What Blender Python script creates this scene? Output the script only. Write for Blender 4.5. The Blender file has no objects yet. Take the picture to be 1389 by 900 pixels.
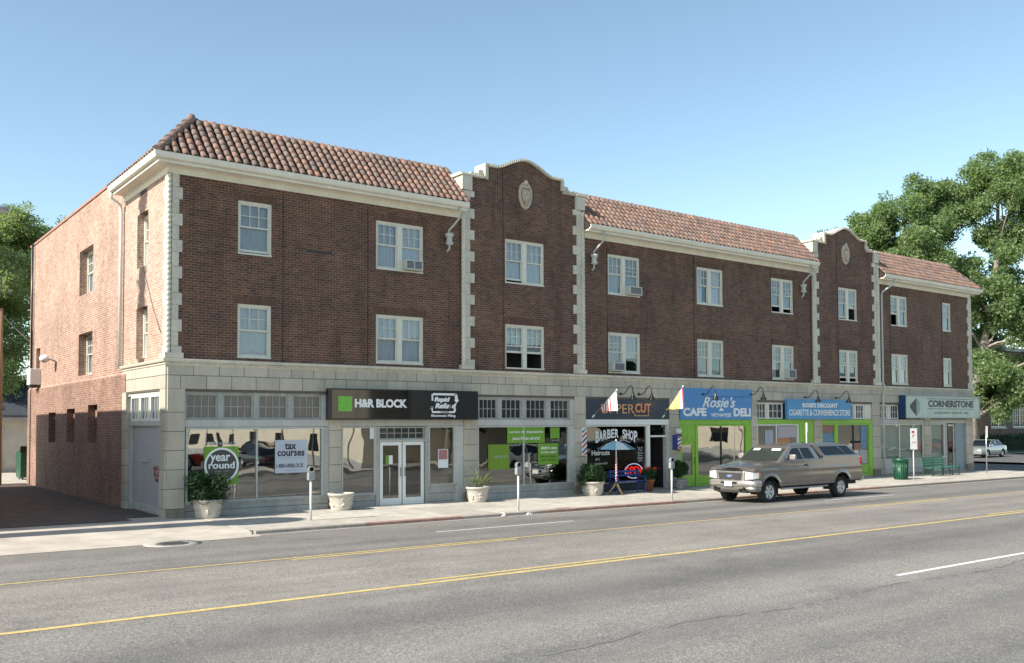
import bpy, math, random
import numpy as np
from mathutils import Vector, Matrix
random.seed(7); rng = np.random.default_rng(7)
S = bpy.context.scene
# ---------------------------------------------------------------- camera
cam = bpy.data.cameras.new('camera'); co = bpy.data.objects.new('camera', cam)
S.collection.objects.link(co); S.camera = co
cam.sensor_width = 36; cam.lens = 36*1265.4/1389; cam.shift_y = 80.1/1389
cam.clip_start = .1; cam.clip_end = 4000
yw, pt, rl = math.radians(37.141), math.radians(2.07), math.radians(-0.227)
F = Vector((math.sin(yw)*math.cos(pt), math.cos(yw)*math.cos(pt), math.sin(pt)))
R = Vector((math.cos(yw), -math.sin(yw), 0)); U = R.cross(F)
R2 = R*math.cos(rl)+U*math.sin(rl); U2 = -R*math.sin(rl)+U*math.cos(rl)
M = Matrix((R2, U2, -F)).transposed().to_4x4(); M.translation = (-7.919, -26.191, 2.601)
co.matrix_world = M
# ---------------------------------------------------------------- sky and sun
SUN_EL, SUN_AZ = math.radians(37), math.radians(1.6)     # sun stands over the street's west end, a hair behind the facade
sd = Vector((-math.cos(SUN_EL)*math.cos(SUN_AZ), math.cos(SUN_EL)*math.sin(SUN_AZ), math.sin(SUN_EL)))
W = bpy.data.worlds.new('World'); S.world = W; W.use_nodes = True
wn = W.node_tree.nodes; bg = wn['Background']
sky = wn.new('ShaderNodeTexSky'); sky.sky_type = 'NISHITA'; sky.sun_disc = False
sky.sun_elevation = SUN_EL; sky.sun_rotation = math.atan2(sd.x, sd.y)
sky.altitude = 1600; sky.air_density = 0.93; sky.dust_density = 1.3; sky.ozone_density = 0.6
tint = wn.new('ShaderNodeMix'); tint.data_type = 'RGBA'; tint.blend_type = 'MULTIPLY'; tint.inputs[0].default_value = 1; tint.inputs[7].default_value = (.98, .985, .845, 1)   # camera white balance of the photograph
W.node_tree.links.new(sky.outputs[0], tint.inputs[6]); W.node_tree.links.new(tint.outputs[2], bg.inputs[0]); bg.inputs[1].default_value = 0.145
sl = bpy.data.lights.new('sun', 'SUN'); sl.energy = 4.3; sl.angle = math.radians(.53); sl.color = (1, .95, .86)
so = bpy.data.objects.new('sun', sl); S.collection.objects.link(so)
so.rotation_euler = sd.to_track_quat('Z', 'Y').to_euler()
S.view_settings.view_transform = 'Standard'; S.view_settings.look = 'None'
S.view_settings.exposure = 0.98; S.view_settings.gamma = 1
S.cycles.max_bounces = 8; S.cycles.transparent_max_bounces = 16; S.cycles.use_denoising = True

# ---------------------------------------------------------------- helpers
def link(o): S.collection.objects.link(o); return o
def tag(o, label=None, cat=None, group=None, kind=None):
    if label: o['label'] = label
    if cat: o['category'] = cat
    if group: o['group'] = group
    if kind: o['kind'] = kind
    return o
def thing(name, label, cat, loc=(0, 0, 0), rz=0, group=None):
    o = link(bpy.data.objects.new(name, None)); o.location = loc; o.rotation_euler = (0, 0, rz)
    o.empty_display_size = .2
    return tag(o, label, cat, group)
class MB:
    def __init__(s): s.v = []; s.f = []; s.m = []; s.sm = []
    def add(s, vs, fs, m=0, smooth=False):
        k = len(s.v); s.v += [tuple(a) for a in vs]
        for f in fs: s.f.append([k+i for i in f]); s.m.append(m); s.sm.append(smooth)
        return s
    def box(s, x0, x1, y0, y1, z0, z1, m=0):
        if x0 > x1: x0, x1 = x1, x0
        if y0 > y1: y0, y1 = y1, y0
        if z0 > z1: z0, z1 = z1, z0
        return s.add([(x0,y0,z0),(x1,y0,z0),(x1,y1,z0),(x0,y1,z0),(x0,y0,z1),(x1,y0,z1),(x1,y1,z1),(x0,y1,z1)],
              [(0,3,2,1),(4,5,6,7),(0,1,5,4),(1,2,6,5),(2,3,7,6),(3,0,4,7)], m)
    def quad(s, a, b, c, d, m=0): return s.add([a, b, c, d], [(0, 1, 2, 3)], m)
    def tube(s, pts, r, n=8, m=0, cap=True, smooth=True):
        pts = [Vector(p) for p in pts]; rs = r if isinstance(r, (list, tuple)) else [r]*len(pts)
        vs = []; prev = None
        for i, p in enumerate(pts):
            t = (pts[min(i+1, len(pts)-1)]-pts[max(i-1, 0)]).normalized()
            if prev is None: a = t.orthogonal().normalized()
            else:
                a = (prev-t*prev.dot(t)); a = a.normalized() if a.length > 1e-6 else t.orthogonal().normalized()
            prev = a; b = t.cross(a)
            for k in range(n):
                w = 2*math.pi*k/n; vs.append(p+(a*math.cos(w)+b*math.sin(w))*rs[i])
        fs = [(i*n+k, i*n+(k+1) % n, (i+1)*n+(k+1) % n, (i+1)*n+k) for i in range(len(pts)-1) for k in range(n)]
        s.add(vs, fs, m, smooth)
        if cap:
            k0 = len(s.v)-len(vs); s.f.append([k0+i for i in range(n)][::-1]); s.m.append(m); s.sm.append(False)
            s.f.append([k0+(len(pts)-1)*n+i for i in range(n)]); s.m.append(m); s.sm.append(False)
        return s
    def lathe(s, prof, cx=0, cy=0, n=20, m=0, smooth=True, cap=True):
        vs = [(cx+r*math.cos(2*math.pi*k/n), cy+r*math.sin(2*math.pi*k/n), z) for r, z in prof for k in range(n)]
        fs = [(i*n+k, i*n+(k+1) % n, (i+1)*n+(k+1) % n, (i+1)*n+k) for i in range(len(prof)-1) for k in range(n)]
        s.add(vs, fs, m, smooth)
        if cap:
            k0 = len(s.v)-len(vs); s.f.append([k0+i for i in range(n)][::-1]); s.m.append(m); s.sm.append(False)
            s.f.append([k0+(len(prof)-1)*n+i for i in range(n)]); s.m.append(m); s.sm.append(False)
        return s
    def prism(s, poly, y0, y1, m=0, axis='y'):
        n = len(poly)
        mk = {'y': lambda a, b, t: (a, t, b), 'x': lambda a, b, t: (t, a, b), 'z': lambda a, b, t: (a, b, t)}[axis]
        vs = [mk(a, b, y0) for a, b in poly]+[mk(a, b, y1) for a, b in poly]
        fs = [tuple(range(n)), tuple(range(2*n-1, n-1, -1))]+[(i, i+n, (i+1) % n+n, (i+1) % n) for i in range(n)]
        return s.add(vs, fs, m)
    def ell(s, c, r, n=12, k=8, m=0):
        vs = []; 
        for i in range(k+1):
            t = math.pi*i/k
            for j in range(n):
                w = 2*math.pi*j/n
                vs.append((c[0]+r[0]*math.sin(t)*math.cos(w), c[1]+r[1]*math.sin(t)*math.sin(w), c[2]+r[2]*math.cos(t)))
        fs = [(i*n+j, (i+1)*n+j, (i+1)*n+(j+1) % n, i*n+(j+1) % n) for i in range(k) for j in range(n)]
        return s.add(vs, fs, m, True)
    def mesh(s, name, mats):
        me = bpy.data.meshes.new(name); me.from_pydata(s.v, [], s.f)
        for mt in (mats if isinstance(mats, (list, tuple)) else [mats]): me.materials.append(mt)
        nf = len(s.f)
        me.polygons.foreach_set('material_index', np.array(s.m, 'i')); me.polygons.foreach_set('use_smooth', np.array(s.sm, bool))
        uv = me.uv_layers.new(name='uv'); nl = len(me.loops)
        co_ = np.empty(len(me.vertices)*3); me.vertices.foreach_get('co', co_); co_ = co_.reshape(-1, 3)
        li = np.empty(nl, 'i'); me.loops.foreach_get('vertex_index', li)
        nr = np.empty(nf*3); me.polygons.foreach_get('normal', nr); nr = np.abs(nr.reshape(-1, 3))
        lt = np.empty(nf, 'i'); me.polygons.foreach_get('loop_total', lt)
        ax = np.repeat(nr.argmax(1), lt); P = co_[li]
        u = np.where(ax == 0, P[:, 1], P[:, 0]); v = np.where(ax == 2, P[:, 1], P[:, 2])
        uv.data.foreach_set('uv', np.stack([u, v], 1).ravel())
        me.validate(); me.update(); return me
    def build(s, name, mats, parent=None, loc=None, label=None):
        o = link(bpy.data.objects.new(name, s.mesh(name, mats)))
        if parent: o.parent = parent
        if loc: o.location = loc
        if label: o['label'] = label
        return o
def inst(me, name, parent=None, loc=(0, 0, 0), rot=(0, 0, 0), sc=None):
    o = link(bpy.data.objects.new(name, me)); o.parent = parent; o.location = loc; o.rotation_euler = rot
    if sc: o.scale = sc
    return o
def copy_tree(o, parent=None):
    c = link(o.copy()); c.parent = parent
    for ch in list(o.children): copy_tree(ch, c)
    return c
def bevel(o, w=.01, n=2, ang=35):
    b = o.modifiers.new('bevel', 'BEVEL'); b.width = w; b.segments = n; b.limit_method = 'ANGLE'; b.angle_limit = math.radians(ang)
    return o

# ---------------------------------------------------------------- materials
def nodes(name):
    m = bpy.data.materials.new(name); m.use_nodes = True; nt = m.node_tree
    return m, nt, nt.nodes['Principled BSDF'], nt.nodes['Material Output']
def N(nt, t, **k):
    n = nt.nodes.new(t)
    for a, b in k.items():
        if a.startswith('i_'): n.inputs[a[2:].replace('_', ' ')].default_value = b
        else: setattr(n, a, b)
    return n
def ramp(nt, src, stops):
    r = N(nt, 'ShaderNodeValToRGB'); e = r.color_ramp.elements
    e[0].position, e[0].color = stops[0][0], (*stops[0][1], 1); e[1].position, e[1].color = stops[-1][0], (*stops[-1][1], 1)
    for p_, c in stops[1:-1]: q = e.new(p_); q.color = (*c, 1)
    nt.links.new(src, r.inputs[0]); return r.outputs[0]
def mul(nt, a, b, fac=1.):
    x = N(nt, 'ShaderNodeMix', data_type='RGBA', blend_type='MULTIPLY'); x.inputs[0].default_value = fac
    nt.links.new(a, x.inputs[6]); nt.links.new(b, x.inputs[7]); return x.outputs[2]
def mat(name, col, rough=.6, metal=0, var=.12, scale=6., bump=0., bscale=60., coat=0, objvar=0., spec=None, streak=0., co_='Object', stretch=(1, 1, 1)):
    m, nt, b, out = nodes(name)
    b.inputs['Roughness'].default_value = rough; b.inputs['Metallic'].default_value = metal
    if coat: b.inputs['Coat Weight'].default_value = coat; b.inputs['Coat Roughness'].default_value = .04
    if spec is not None: b.inputs['Specular IOR Level'].default_value = spec
    tc = N(nt, 'ShaderNodeTexCoord'); g = N(nt, 'ShaderNodeNewGeometry')
    vec = g.outputs['Position'] if co_ == 'World' else tc.outputs['Object']
    if stretch != (1, 1, 1):
        mp = N(nt, 'ShaderNodeMapping'); mp.inputs['Scale'].default_value = stretch; nt.links.new(vec, mp.inputs[0]); vec = mp.outputs[0]
    no = N(nt, 'ShaderNodeTexNoise', i_Scale=scale, i_Detail=6., i_Roughness=.6); nt.links.new(vec, no.inputs[0])
    lo = tuple(c*(1-var) for c in col); hi = tuple(min(1, c*(1+var)) for c in col)
    c = ramp(nt, no.outputs[0], [(.3, lo), (.7, hi)])
    if streak:
        n2 = N(nt, 'ShaderNodeTexNoise', i_Scale=1.7, i_Detail=8., i_Roughness=.7)
        mp = N(nt, 'ShaderNodeMapping'); mp.inputs['Scale'].default_value = (1, 1, .35); nt.links.new(g.outputs['Position'], mp.inputs[0]); nt.links.new(mp.outputs[0], n2.inputs[0])
        c = mul(nt, c, ramp(nt, n2.outputs[0], [(.32, (1-streak,)*3), (.6, (1, 1, 1))]))
    if objvar:
        oi = N(nt, 'ShaderNodeObjectInfo'); ad = N(nt, 'ShaderNodeMath', operation='ADD'); fr = N(nt, 'ShaderNodeMath', operation='FRACT')
        nt.links.new(oi.outputs['Random'], ad.inputs[0]); nt.links.new(g.outputs['Random Per Island'], ad.inputs[1]); nt.links.new(ad.outputs[0], fr.inputs[0])
        c = mul(nt, c, ramp(nt, fr.outputs[0], [(0, (1-objvar, 1-objvar, 1-objvar*1.05)), (1, (1+objvar*.35, 1+objvar*.32, 1+objvar*.25))]))
    nt.links.new(c, b.inputs['Base Color'])
    if bump:
        n3 = N(nt, 'ShaderNodeTexNoise', i_Scale=bscale, i_Detail=4.); nt.links.new(vec, n3.inputs[0])
        bp = N(nt, 'ShaderNodeBump', i_Strength=bump, i_Distance=.01); nt.links.new(n3.outputs[0], bp.inputs['Height']); nt.links.new(bp.outputs[0], b.inputs['Normal'])
    return m
def brickmat(name, c1, c2, mortar, dirt=.25, dark=(.4, .4, .4), dark_streak=False, bw=.212, rh=.0745):
    m, nt, b, out = nodes(name); b.inputs['Roughness'].default_value = .85
    tc = N(nt, 'ShaderNodeTexCoord'); g = N(nt, 'ShaderNodeNewGeometry')
    br = N(nt, 'ShaderNodeTexBrick', offset=.5, i_Scale=1., i_Mortar_Size=.0085, i_Mortar_Smooth=.1, i_Bias=-.1, i_Brick_Width=bw, i_Row_Height=rh)
    br.inputs['Color1'].default_value = (*c1, 1); br.inputs['Color2'].default_value = (*c2, 1); br.inputs['Mortar'].default_value = (*mortar, 1)
    nt.links.new(tc.outputs['UV'], br.inputs[0])
    # single dark / light bricks
    b2 = N(nt, 'ShaderNodeTexBrick', offset=.5, i_Scale=1., i_Mortar_Size=.0, i_Bias=-.35, i_Brick_Width=bw, i_Row_Height=rh)
    b2.inputs['Color1'].default_value = (1, 1, 1, 1); b2.inputs['Color2'].default_value = (*dark, 1)
    mp = N(nt, 'ShaderNodeMapping'); mp.inputs['Location'].default_value = (bw*34, rh*58, 0); nt.links.new(tc.outputs['UV'], mp.inputs[0]); nt.links.new(mp.outputs[0], b2.inputs[0])
    c = mul(nt, br.outputs[0], b2.outputs[0], .75)
    no = N(nt, 'ShaderNodeTexNoise', i_Scale=.55, i_Detail=7., i_Roughness=.65); nt.links.new(g.outputs['Position'], no.inputs[0])
    c = mul(nt, c, ramp(nt, no.outputs[0], [(.35, (1-dirt,)*3), (.65, (1.0, 1.0, 1.0))]))
    n2 = N(nt, 'ShaderNodeTexNoise', i_Scale=14., i_Detail=5.); nt.links.new(g.outputs['Position'], n2.inputs[0])
    c = mul(nt, c, ramp(nt, n2.outputs[0], [(.3, (.8, .8, .8)), (.7, (1.1, 1.1, 1.1))]))
    if not dark_streak:                                       # rain-washed streaks and sooty patches of the old brickwork
        mz = N(nt, 'ShaderNodeMapping'); mz.inputs['Scale'].default_value = (.9, .9, .3); nt.links.new(g.outputs['Position'], mz.inputs[0])
        n5 = N(nt, 'ShaderNodeTexNoise', i_Scale=1.4, i_Detail=8., i_Roughness=.7); nt.links.new(mz.outputs[0], n5.inputs[0])
        c = mul(nt, c, ramp(nt, n5.outputs[0], [(.30, (.74, .73, .73)), (.5, (1, 1, 1)), (.7, (1.12, 1.10, 1.07))]))
    if name == 'front brick':
        sz = N(nt, 'ShaderNodeMapping'); sz.inputs['Scale'].default_value = (2.6, 2.6, .35); nt.links.new(g.outputs['Position'], sz.inputs[0])
        n7 = N(nt, 'ShaderNodeTexNoise', i_Scale=1., i_Detail=7., i_Roughness=.65); nt.links.new(sz.outputs[0], n7.inputs[0])
        c = mul(nt, c, ramp(nt, n7.outputs[0], [(.32, (.70, .70, .72)), (.47, (1, 1, 1)), (.72, (1.08, 1.06, 1.04))]))
    if dark_streak:                                           # dark streak with a noisy edge, down the full height of the narrow bay
        sx = N(nt, 'ShaderNodeSeparateXYZ'); nt.links.new(g.outputs['Position'], sx.inputs[0])
        n6 = N(nt, 'ShaderNodeTexNoise', i_Scale=2.2, i_Detail=8., i_Roughness=.75); nt.links.new(g.outputs['Position'], n6.inputs[0])
        a1 = N(nt, 'ShaderNodeMath', operation='MULTIPLY_ADD'); a1.inputs[1].default_value = 1.6; a1.inputs[2].default_value = -.8; nt.links.new(n6.outputs[0], a1.inputs[0])
        a2 = N(nt, 'ShaderNodeMath', operation='ADD'); nt.links.new(sx.outputs[1], a2.inputs[0]); nt.links.new(a1.outputs[0], a2.inputs[1])
        a3 = N(nt, 'ShaderNodeMath', operation='SUBTRACT'); nt.links.new(a2.outputs[0], a3.inputs[0]); a3.inputs[1].default_value = 2.5
        a4 = N(nt, 'ShaderNodeMath', operation='ABSOLUTE'); nt.links.new(a3.outputs[0], a4.inputs[0])
        c = mul(nt, c, ramp(nt, a4.outputs[0], [(.25, (.16, .15, .15)), (.48, (1, 1, 1))]))
    nt.links.new(c, b.inputs['Base Color'])
    bp = N(nt, 'ShaderNodeBump', i_Strength=.6, i_Distance=.012); bp.invert = True
    nt.links.new(br.outputs['Fac'], bp.inputs['Height'])
    bp2 = N(nt, 'ShaderNodeBump', i_Strength=.25, i_Distance=.01); nt.links.new(n2.outputs[0], bp2.inputs['Height']); nt.links.new(bp.outputs[0], bp2.inputs['Normal'])
    nt.links.new(bp2.outputs[0], b.inputs['Normal'])
    return m
def glassmat(name, tint=(.75, .8, .78), f0=.12, k=1., wob=.0, rough=.01):
    m, nt, b, out = nodes(name); nt.nodes.remove(b)
    tr = N(nt, 'ShaderNodeBsdfTransparent'); tr.inputs[0].default_value = (*tint, 1)
    gl = N(nt, 'ShaderNodeBsdfGlossy'); gl.inputs['Roughness'].default_value = rough; gl.inputs[0].default_value = (.95, .97, .96, 1)
    fr = N(nt, 'ShaderNodeFresnel'); fr.inputs[0].default_value = 1.5
    ma = N(nt, 'ShaderNodeMath', operation='MULTIPLY_ADD'); ma.inputs[1].default_value = k; ma.inputs[2].default_value = f0; ma.use_clamp = True
    nt.links.new(fr.outputs[0], ma.inputs[0])
    mx = N(nt, 'ShaderNodeMixShader'); nt.links.new(ma.outputs[0], mx.inputs[0]); nt.links.new(tr.outputs[0], mx.inputs[1]); nt.links.new(gl.outputs[0], mx.inputs[2])
    nt.links.new(mx.outputs[0], out.inputs[0])
    if wob:
        g = N(nt, 'ShaderNodeNewGeometry'); n = N(nt, 'ShaderNodeTexNoise', i_Scale=1.1, i_Detail=1.)
        nt.links.new(g.outputs['Position'], n.inputs[0])
        bp = N(nt, 'ShaderNodeBump', i_Strength=1., i_Distance=wob); nt.links.new(n.outputs[0], bp.inputs['Height']); nt.links.new(bp.outputs[0], gl.inputs['Normal'])
    return m
def leafmat(name, c1, c2, tr=.35):
    m, nt, b, out = nodes(name); b.inputs['Roughness'].default_value = .55; b.inputs['Specular IOR Level'].default_value = .3
    g = N(nt, 'ShaderNodeNewGeometry')
    c = ramp(nt, g.outputs['Random Per Island'], [(0, c1), (.8, c2), (1, tuple(x*1.35 for x in c2))])
    nt.links.new(c, b.inputs['Base Color'])
    t = N(nt, 'ShaderNodeBsdfTranslucent'); nt.links.new(mul(nt, c, ramp(nt, g.outputs['Random Per Island'], [(0, (1.2, 1.5, .5)), (1, (1.4, 1.7, .6))])), t.inputs[0])
    mx = N(nt, 'ShaderNodeMixShader'); mx.inputs[0].default_value = tr
    nt.links.new(b.outputs[0], mx.inputs[1]); nt.links.new(t.outputs[0], mx.inputs[2]); nt.links.new(mx.outputs[0], out.inputs[0])
    return m
def emit(name, col, s):
    m, nt, b, out = nodes(name); b.inputs['Base Color'].default_value = (*col, 1)
    b.inputs['Emission Color'].default_value = (*col, 1); b.inputs['Emission Strength'].default_value = s
    return m
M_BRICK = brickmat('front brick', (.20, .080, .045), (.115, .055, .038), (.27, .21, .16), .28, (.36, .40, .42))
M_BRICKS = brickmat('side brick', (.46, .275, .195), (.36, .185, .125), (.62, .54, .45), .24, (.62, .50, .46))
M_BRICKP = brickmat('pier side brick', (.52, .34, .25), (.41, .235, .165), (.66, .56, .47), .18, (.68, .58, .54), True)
M_BRICKL = brickmat('lower alley brick', (.38, .205, .14), (.28, .13, .09), (.44, .37, .30), .32, (.55, .45, .42))
M_SOLD = mat('soldier brick', (.135, .072, .048), .85, var=.25, scale=9, objvar=.3, bump=.2)
M_STONE = mat('limestone', (.515, .465, .375), .8, var=.13, scale=22, objvar=.14, bump=.25, bscale=90, streak=.22)
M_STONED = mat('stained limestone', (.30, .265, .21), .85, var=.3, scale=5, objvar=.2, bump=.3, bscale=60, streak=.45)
M_JOINT = mat('stone joint', (.12, .10, .085), .9)
M_TERRA = mat('cream terracotta', (.64, .59, .48), .6, var=.1, scale=12, objvar=.1, streak=.25, bump=.1)
M_CREAM = mat('cream paint', (.78, .74, .62), .55, var=.05, scale=5, streak=.12)
M_TRIM = mat('grey cream paint', (.50, .50, .455), .6, var=.07, scale=7, streak=.18)
M_TRIMD = mat('weathered grey paint', (.40, .40, .37), .65, var=.12, scale=9, streak=.3)
M_WHITE = mat('white paint', (.74, .74, .70), .5, var=.03)
M_WINF = mat('window paint', (.68, .65, .55), .5, var=.05, scale=8, streak=.08)
M_TILE = mat('clay tile', (.44, .25, .18), .8, var=.22, scale=7, objvar=.42, bump=.2, bscale=30)
M_TILED = mat('clay pan tile', (.04, .024, .02), .9, var=.25, scale=5)
def retile(m):
    nt = m.node_tree; b = nt.nodes['Principled BSDF']; g = N(nt, 'ShaderNodeNewGeometry'); oi = N(nt, 'ShaderNodeObjectInfo'); ad = N(nt, 'ShaderNodeMath', operation='ADD'); fr = N(nt, 'ShaderNodeMath', operation='FRACT')
    nt.links.new(oi.outputs['Random'], ad.inputs[0]); nt.links.new(g.outputs['Random Per Island'], ad.inputs[1]); nt.links.new(ad.outputs[0], fr.inputs[0])
    c = ramp(nt, fr.outputs[0], [(0, (.165, .115, .095)), (.3, (.215, .145, .12)), (.5, (.265, .165, .125)), (.68, (.185, .13, .11)), (.82, (.29, .155, .105)), (1, (.14, .095, .08))])
    no = N(nt, 'ShaderNodeTexNoise', i_Scale=3.5, i_Detail=6.); nt.links.new(g.outputs['Position'], no.inputs[0])
    nt.links.new(mul(nt, c, ramp(nt, no.outputs[0], [(.3, (.75, .75, .75)), (.7, (1.15, 1.13, 1.1))])), b.inputs['Base Color'])
retile(M_TILE)
M_RIDGE = mat('ridge clay', (.22, .145, .12), .8, var=.2, scale=5, objvar=.25)
M_BLACK = mat('black paint', (.012, .012, .013), .3, var=.05)
M_BLACKG = mat('black acrylic', (.006, .007, .008), .06, var=.02, spec=.7)
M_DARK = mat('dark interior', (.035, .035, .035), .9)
M_ROOM = mat('room wall', (.20, .19, .165), .9)
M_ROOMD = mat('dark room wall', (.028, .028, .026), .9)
M_CURT = mat('white curtain', (.68, .71, .77), .9, var=.14, scale=3, stretch=(9, 9, .6), objvar=.38)
M_CURTD = mat('grey curtain', (.34, .37, .43), .9, var=.2, scale=3, stretch=(9, 9, .6))
M_TEAL = mat('teal curtain', (.03, .28, .30), .9, var=.2, scale=3, stretch=(9, 9, .6))
M_BLIND = mat('pale green blind', (.50, .60, .56), .85, var=.06, scale=3, stretch=(6, 6, .3))
M_GLASS = glassmat('window glass', (.86, .9, .92), .05, 1.0, .004)
M_SHOP = glassmat('shop glass', (.80, .83, .82), .24, 1.0, .0045)
M_SHOPD = glassmat('door glass', (.45, .48, .47), .12, 1.0, .004)
M_TRANS = mat('painted transom pane', (.155, .135, .12), .25, var=.1, scale=5)
M_TRANSD = mat('dark transom pane', (.04, .045, .045), .12, var=.2, scale=3)
M_GREEN = mat('lime green paint', (.25, .50, .045), .5, var=.08, scale=6, streak=.15)
M_POST = mat('green poster', (.14, .30, .02), .45, var=.03)
M_POSTD = mat('olive green poster', (.14, .25, .015), .45, var=.03)
M_PAPER = mat('white paper', (.72, .74, .76), .6, var=.03)
M_BLUE = mat('blue sign paint', (.075, .25, .53), .5, var=.05, scale=4)
M_SLATE = mat('slate sign paint', (.030, .042, .060), .45, var=.1, scale=4)
M_COPPER = mat('copper letters', (.62, .36, .20), .4, .2)
M_SAGE = mat('faded sage sign face', (.50, .575, .48), .5, var=.07, scale=2.2, streak=.12)
M_NAVY = mat('navy paint', (.012, .045, .12), .4)
M_METAL = mat('galvanised metal', (.42, .43, .43), .4, .7, var=.1)
M_MGREY = mat('grey enamel', (.32, .33, .33), .45, .2, var=.1)
M_RED = mat('red paint', (.45, .03, .03), .4)
M_DBLUE = mat('blue enamel', (.012, .05, .22), .4)
M_ASPH = None
M_CONC = mat('sidewalk concrete', (.50, .455, .39), .9, var=.13, scale=5, objvar=.16, bump=.2, bscale=120, streak=.24)
M_CURB = mat('kerb concrete', (.36, .31, .265), .9, var=.15, scale=4, objvar=.15, bump=.3, bscale=50, streak=.2)
M_CURBR = mat('worn red kerb', (.36, .22, .17), .9, var=.3, scale=5, objvar=.15, bump=.3, bscale=50)
M_POT = mat('cast concrete planter', (.47, .43, .37), .85, var=.15, scale=9, bump=.5, bscale=25)
M_POTD = mat('grey planter', (.26, .26, .25), .85, var=.15, scale=9, bump=.4)
M_CLAY = mat('terracotta pot', (.30, .11, .055), .8, var=.1)
M_SOIL = mat('soil', (.03, .02, .014), .95)
M_WOOD = mat('pole wood', (.27, .18, .105), .85, var=.25, scale=4, stretch=(6, 6, .4))
M_OAK = mat('oak legs', (.42, .28, .11), .6)
M_BARK = mat('bark', (.20, .17, .135), .9, var=.3, scale=4, bump=.5, bscale=12)
M_BARKP = mat('pale bark', (.25, .21, .175), .9, var=.35, scale=3, bump=.4, bscale=12)
M_LEAFR = leafmat('cottonwood leaf', (.11, .16, .075), (.235, .295, .15), .5)
M_LEAFL = leafmat('locust leaf', (.15, .18, .11), (.28, .31, .19), .55)
M_LEAFS = leafmat('shrub leaf', (.012, .04, .010), (.03, .075, .018), .2)
M_LEAFP = leafmat('juniper leaf', (.012, .035, .012), (.028, .06, .018), .15)
M_FLOW = mat('red blossom', (.65, .07, .04), .5)
M_RUBBER = mat('tyre rubber', (.022, .021, .02), .85, var=.2, scale=10)
M_CHROME = mat('chrome', (.78, .78, .76), .32, 1., var=.02)
M_RIM = mat('alloy rim', (.62, .62, .61), .35, .5, var=.03)
M_TGLASS = mat('tinted car glass', (.008, .011, .014), .03, var=.05, spec=.28)
M_LAMP = mat('clear lamp lens', (.72, .72, .70), .25, .1, var=.15, scale=18, coat=1)
M_TAIL = mat('red lamp lens', (.42, .02, .02), .15, coat=1)
M_AMBER = mat('amber lens', (.6, .16, .07), .2, coat=1)
M_TGREEN = mat('dark green enamel', (.010, .07, .035), .35, var=.08)
M_BENCHG = mat('green bench slats', (.045, .20, .13), .5, var=.1)
M_YEL = mat('yellow road paint', (.54, .40, .15), .8, var=.25, scale=9, bump=.1)
M_WLINE = mat('white road paint', (.62, .62, .58), .7, var=.2, scale=9)

def asphalt():
    m, nt, b, out = nodes('asphalt'); b.inputs['Roughness'].default_value = .85
    g = N(nt, 'ShaderNodeNewGeometry'); P_ = g.outputs['Position']
    a = N(nt, 'ShaderNodeTexNoise', i_Scale=45., i_Detail=5., i_Roughness=.7); nt.links.new(P_, a.inputs[0])
    v = N(nt, 'ShaderNodeTexVoronoi', i_Scale=42.); nt.links.new(P_, v.inputs[0])
    w = N(nt, 'ShaderNodeMapping'); w.inputs['Scale'].default_value = (.04, .8, 1); nt.links.new(P_, w.inputs[0])
    l = N(nt, 'ShaderNodeTexNoise', i_Scale=1., i_Detail=5., i_Roughness=.55); nt.links.new(w.outputs[0], l.inputs[0])
    c = ramp(nt, a.outputs[0], [(.3, (.075, .07, .065)), (.5, (.175, .165, .152)), (.70, (.38, .365, .335))])
    sp = N(nt, 'ShaderNodeSeparateXYZ'); nt.links.new(v.outputs['Color'], sp.inputs[0])
    c = mul(nt, c, ramp(nt, sp.outputs[0], [(0, (.72, .72, .72)), (1, (1.3, 1.27, 1.22))]), .8)
    c = mul(nt, c, ramp(nt, l.outputs[0], [(.35, (.78, .78, .79)), (.6, (1.1, 1.09, 1.07))]))
    # turn lane and wheel-track bands across the road (worn lighter / darker surface)
    s2 = N(nt, 'ShaderNodeSeparateXYZ'); nt.links.new(P_, s2.inputs[0])
    mr = N(nt, 'ShaderNodeMapRange'); mr.inputs[1].default_value = -23; mr.inputs[2].default_value = -4; nt.links.new(s2.outputs[1], mr.inputs[0])
    def yp(y): return (y+23)/19
    st = [(0, (1, 1, 1)), (yp(-19.3), (.97, .97, .97)), (yp(-17.6), (1.1, 1.1, 1.1)), (yp(-16.2), (.94, .94, .94)), (yp(-15.2), (.88, .88, .89)), (yp(-14), (1.02, 1.01, 1)), (yp(-13.3), (.95, .95, .95)),
          (yp(-13.0), (1.2, 1.17, 1.13)), (yp(-9.5), (1.22, 1.18, 1.14)), (yp(-9.2), (.98, .97, .97)), (yp(-8), (.86, .86, .87)), (yp(-7.2), (1, 1, 1)), (yp(-6.2), (.88, .88, .88)), (1, (1.05, 1.04, 1.02))]
    c = mul(nt, c, ramp(nt, mr.outputs[0], st))
    oil = N(nt, 'ShaderNodeTexNoise', i_Scale=.5, i_Detail=8., i_Roughness=.75); nt.links.new(P_, oil.inputs[0])
    c = mul(nt, c, ramp(nt, oil.outputs[0], [(.30, (.70, .70, .71)), (.42, (.92, .92, .92)), (.55, (1.05, 1.04, 1.03)), (.7, (1.16, 1.14, 1.11))]))
    nt.links.new(c, b.inputs['Base Color'])
    bp = N(nt, 'ShaderNodeBump', i_Strength=.5, i_Distance=.008); nt.links.new(a.outputs[0], bp.inputs['Height']); nt.links.new(bp.outputs[0], b.inputs['Normal'])
    return m
M_ASPH = asphalt()
M_ASPHD = mat('old alley asphalt', (.10, .072, .056), .9, var=.35, scale=2, bump=.4, bscale=60, co_='World')
M_ASPHS = mat('side street asphalt', (.10, .095, .09), .9, var=.2, scale=2, bump=.4, bscale=60, co_='World')
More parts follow.
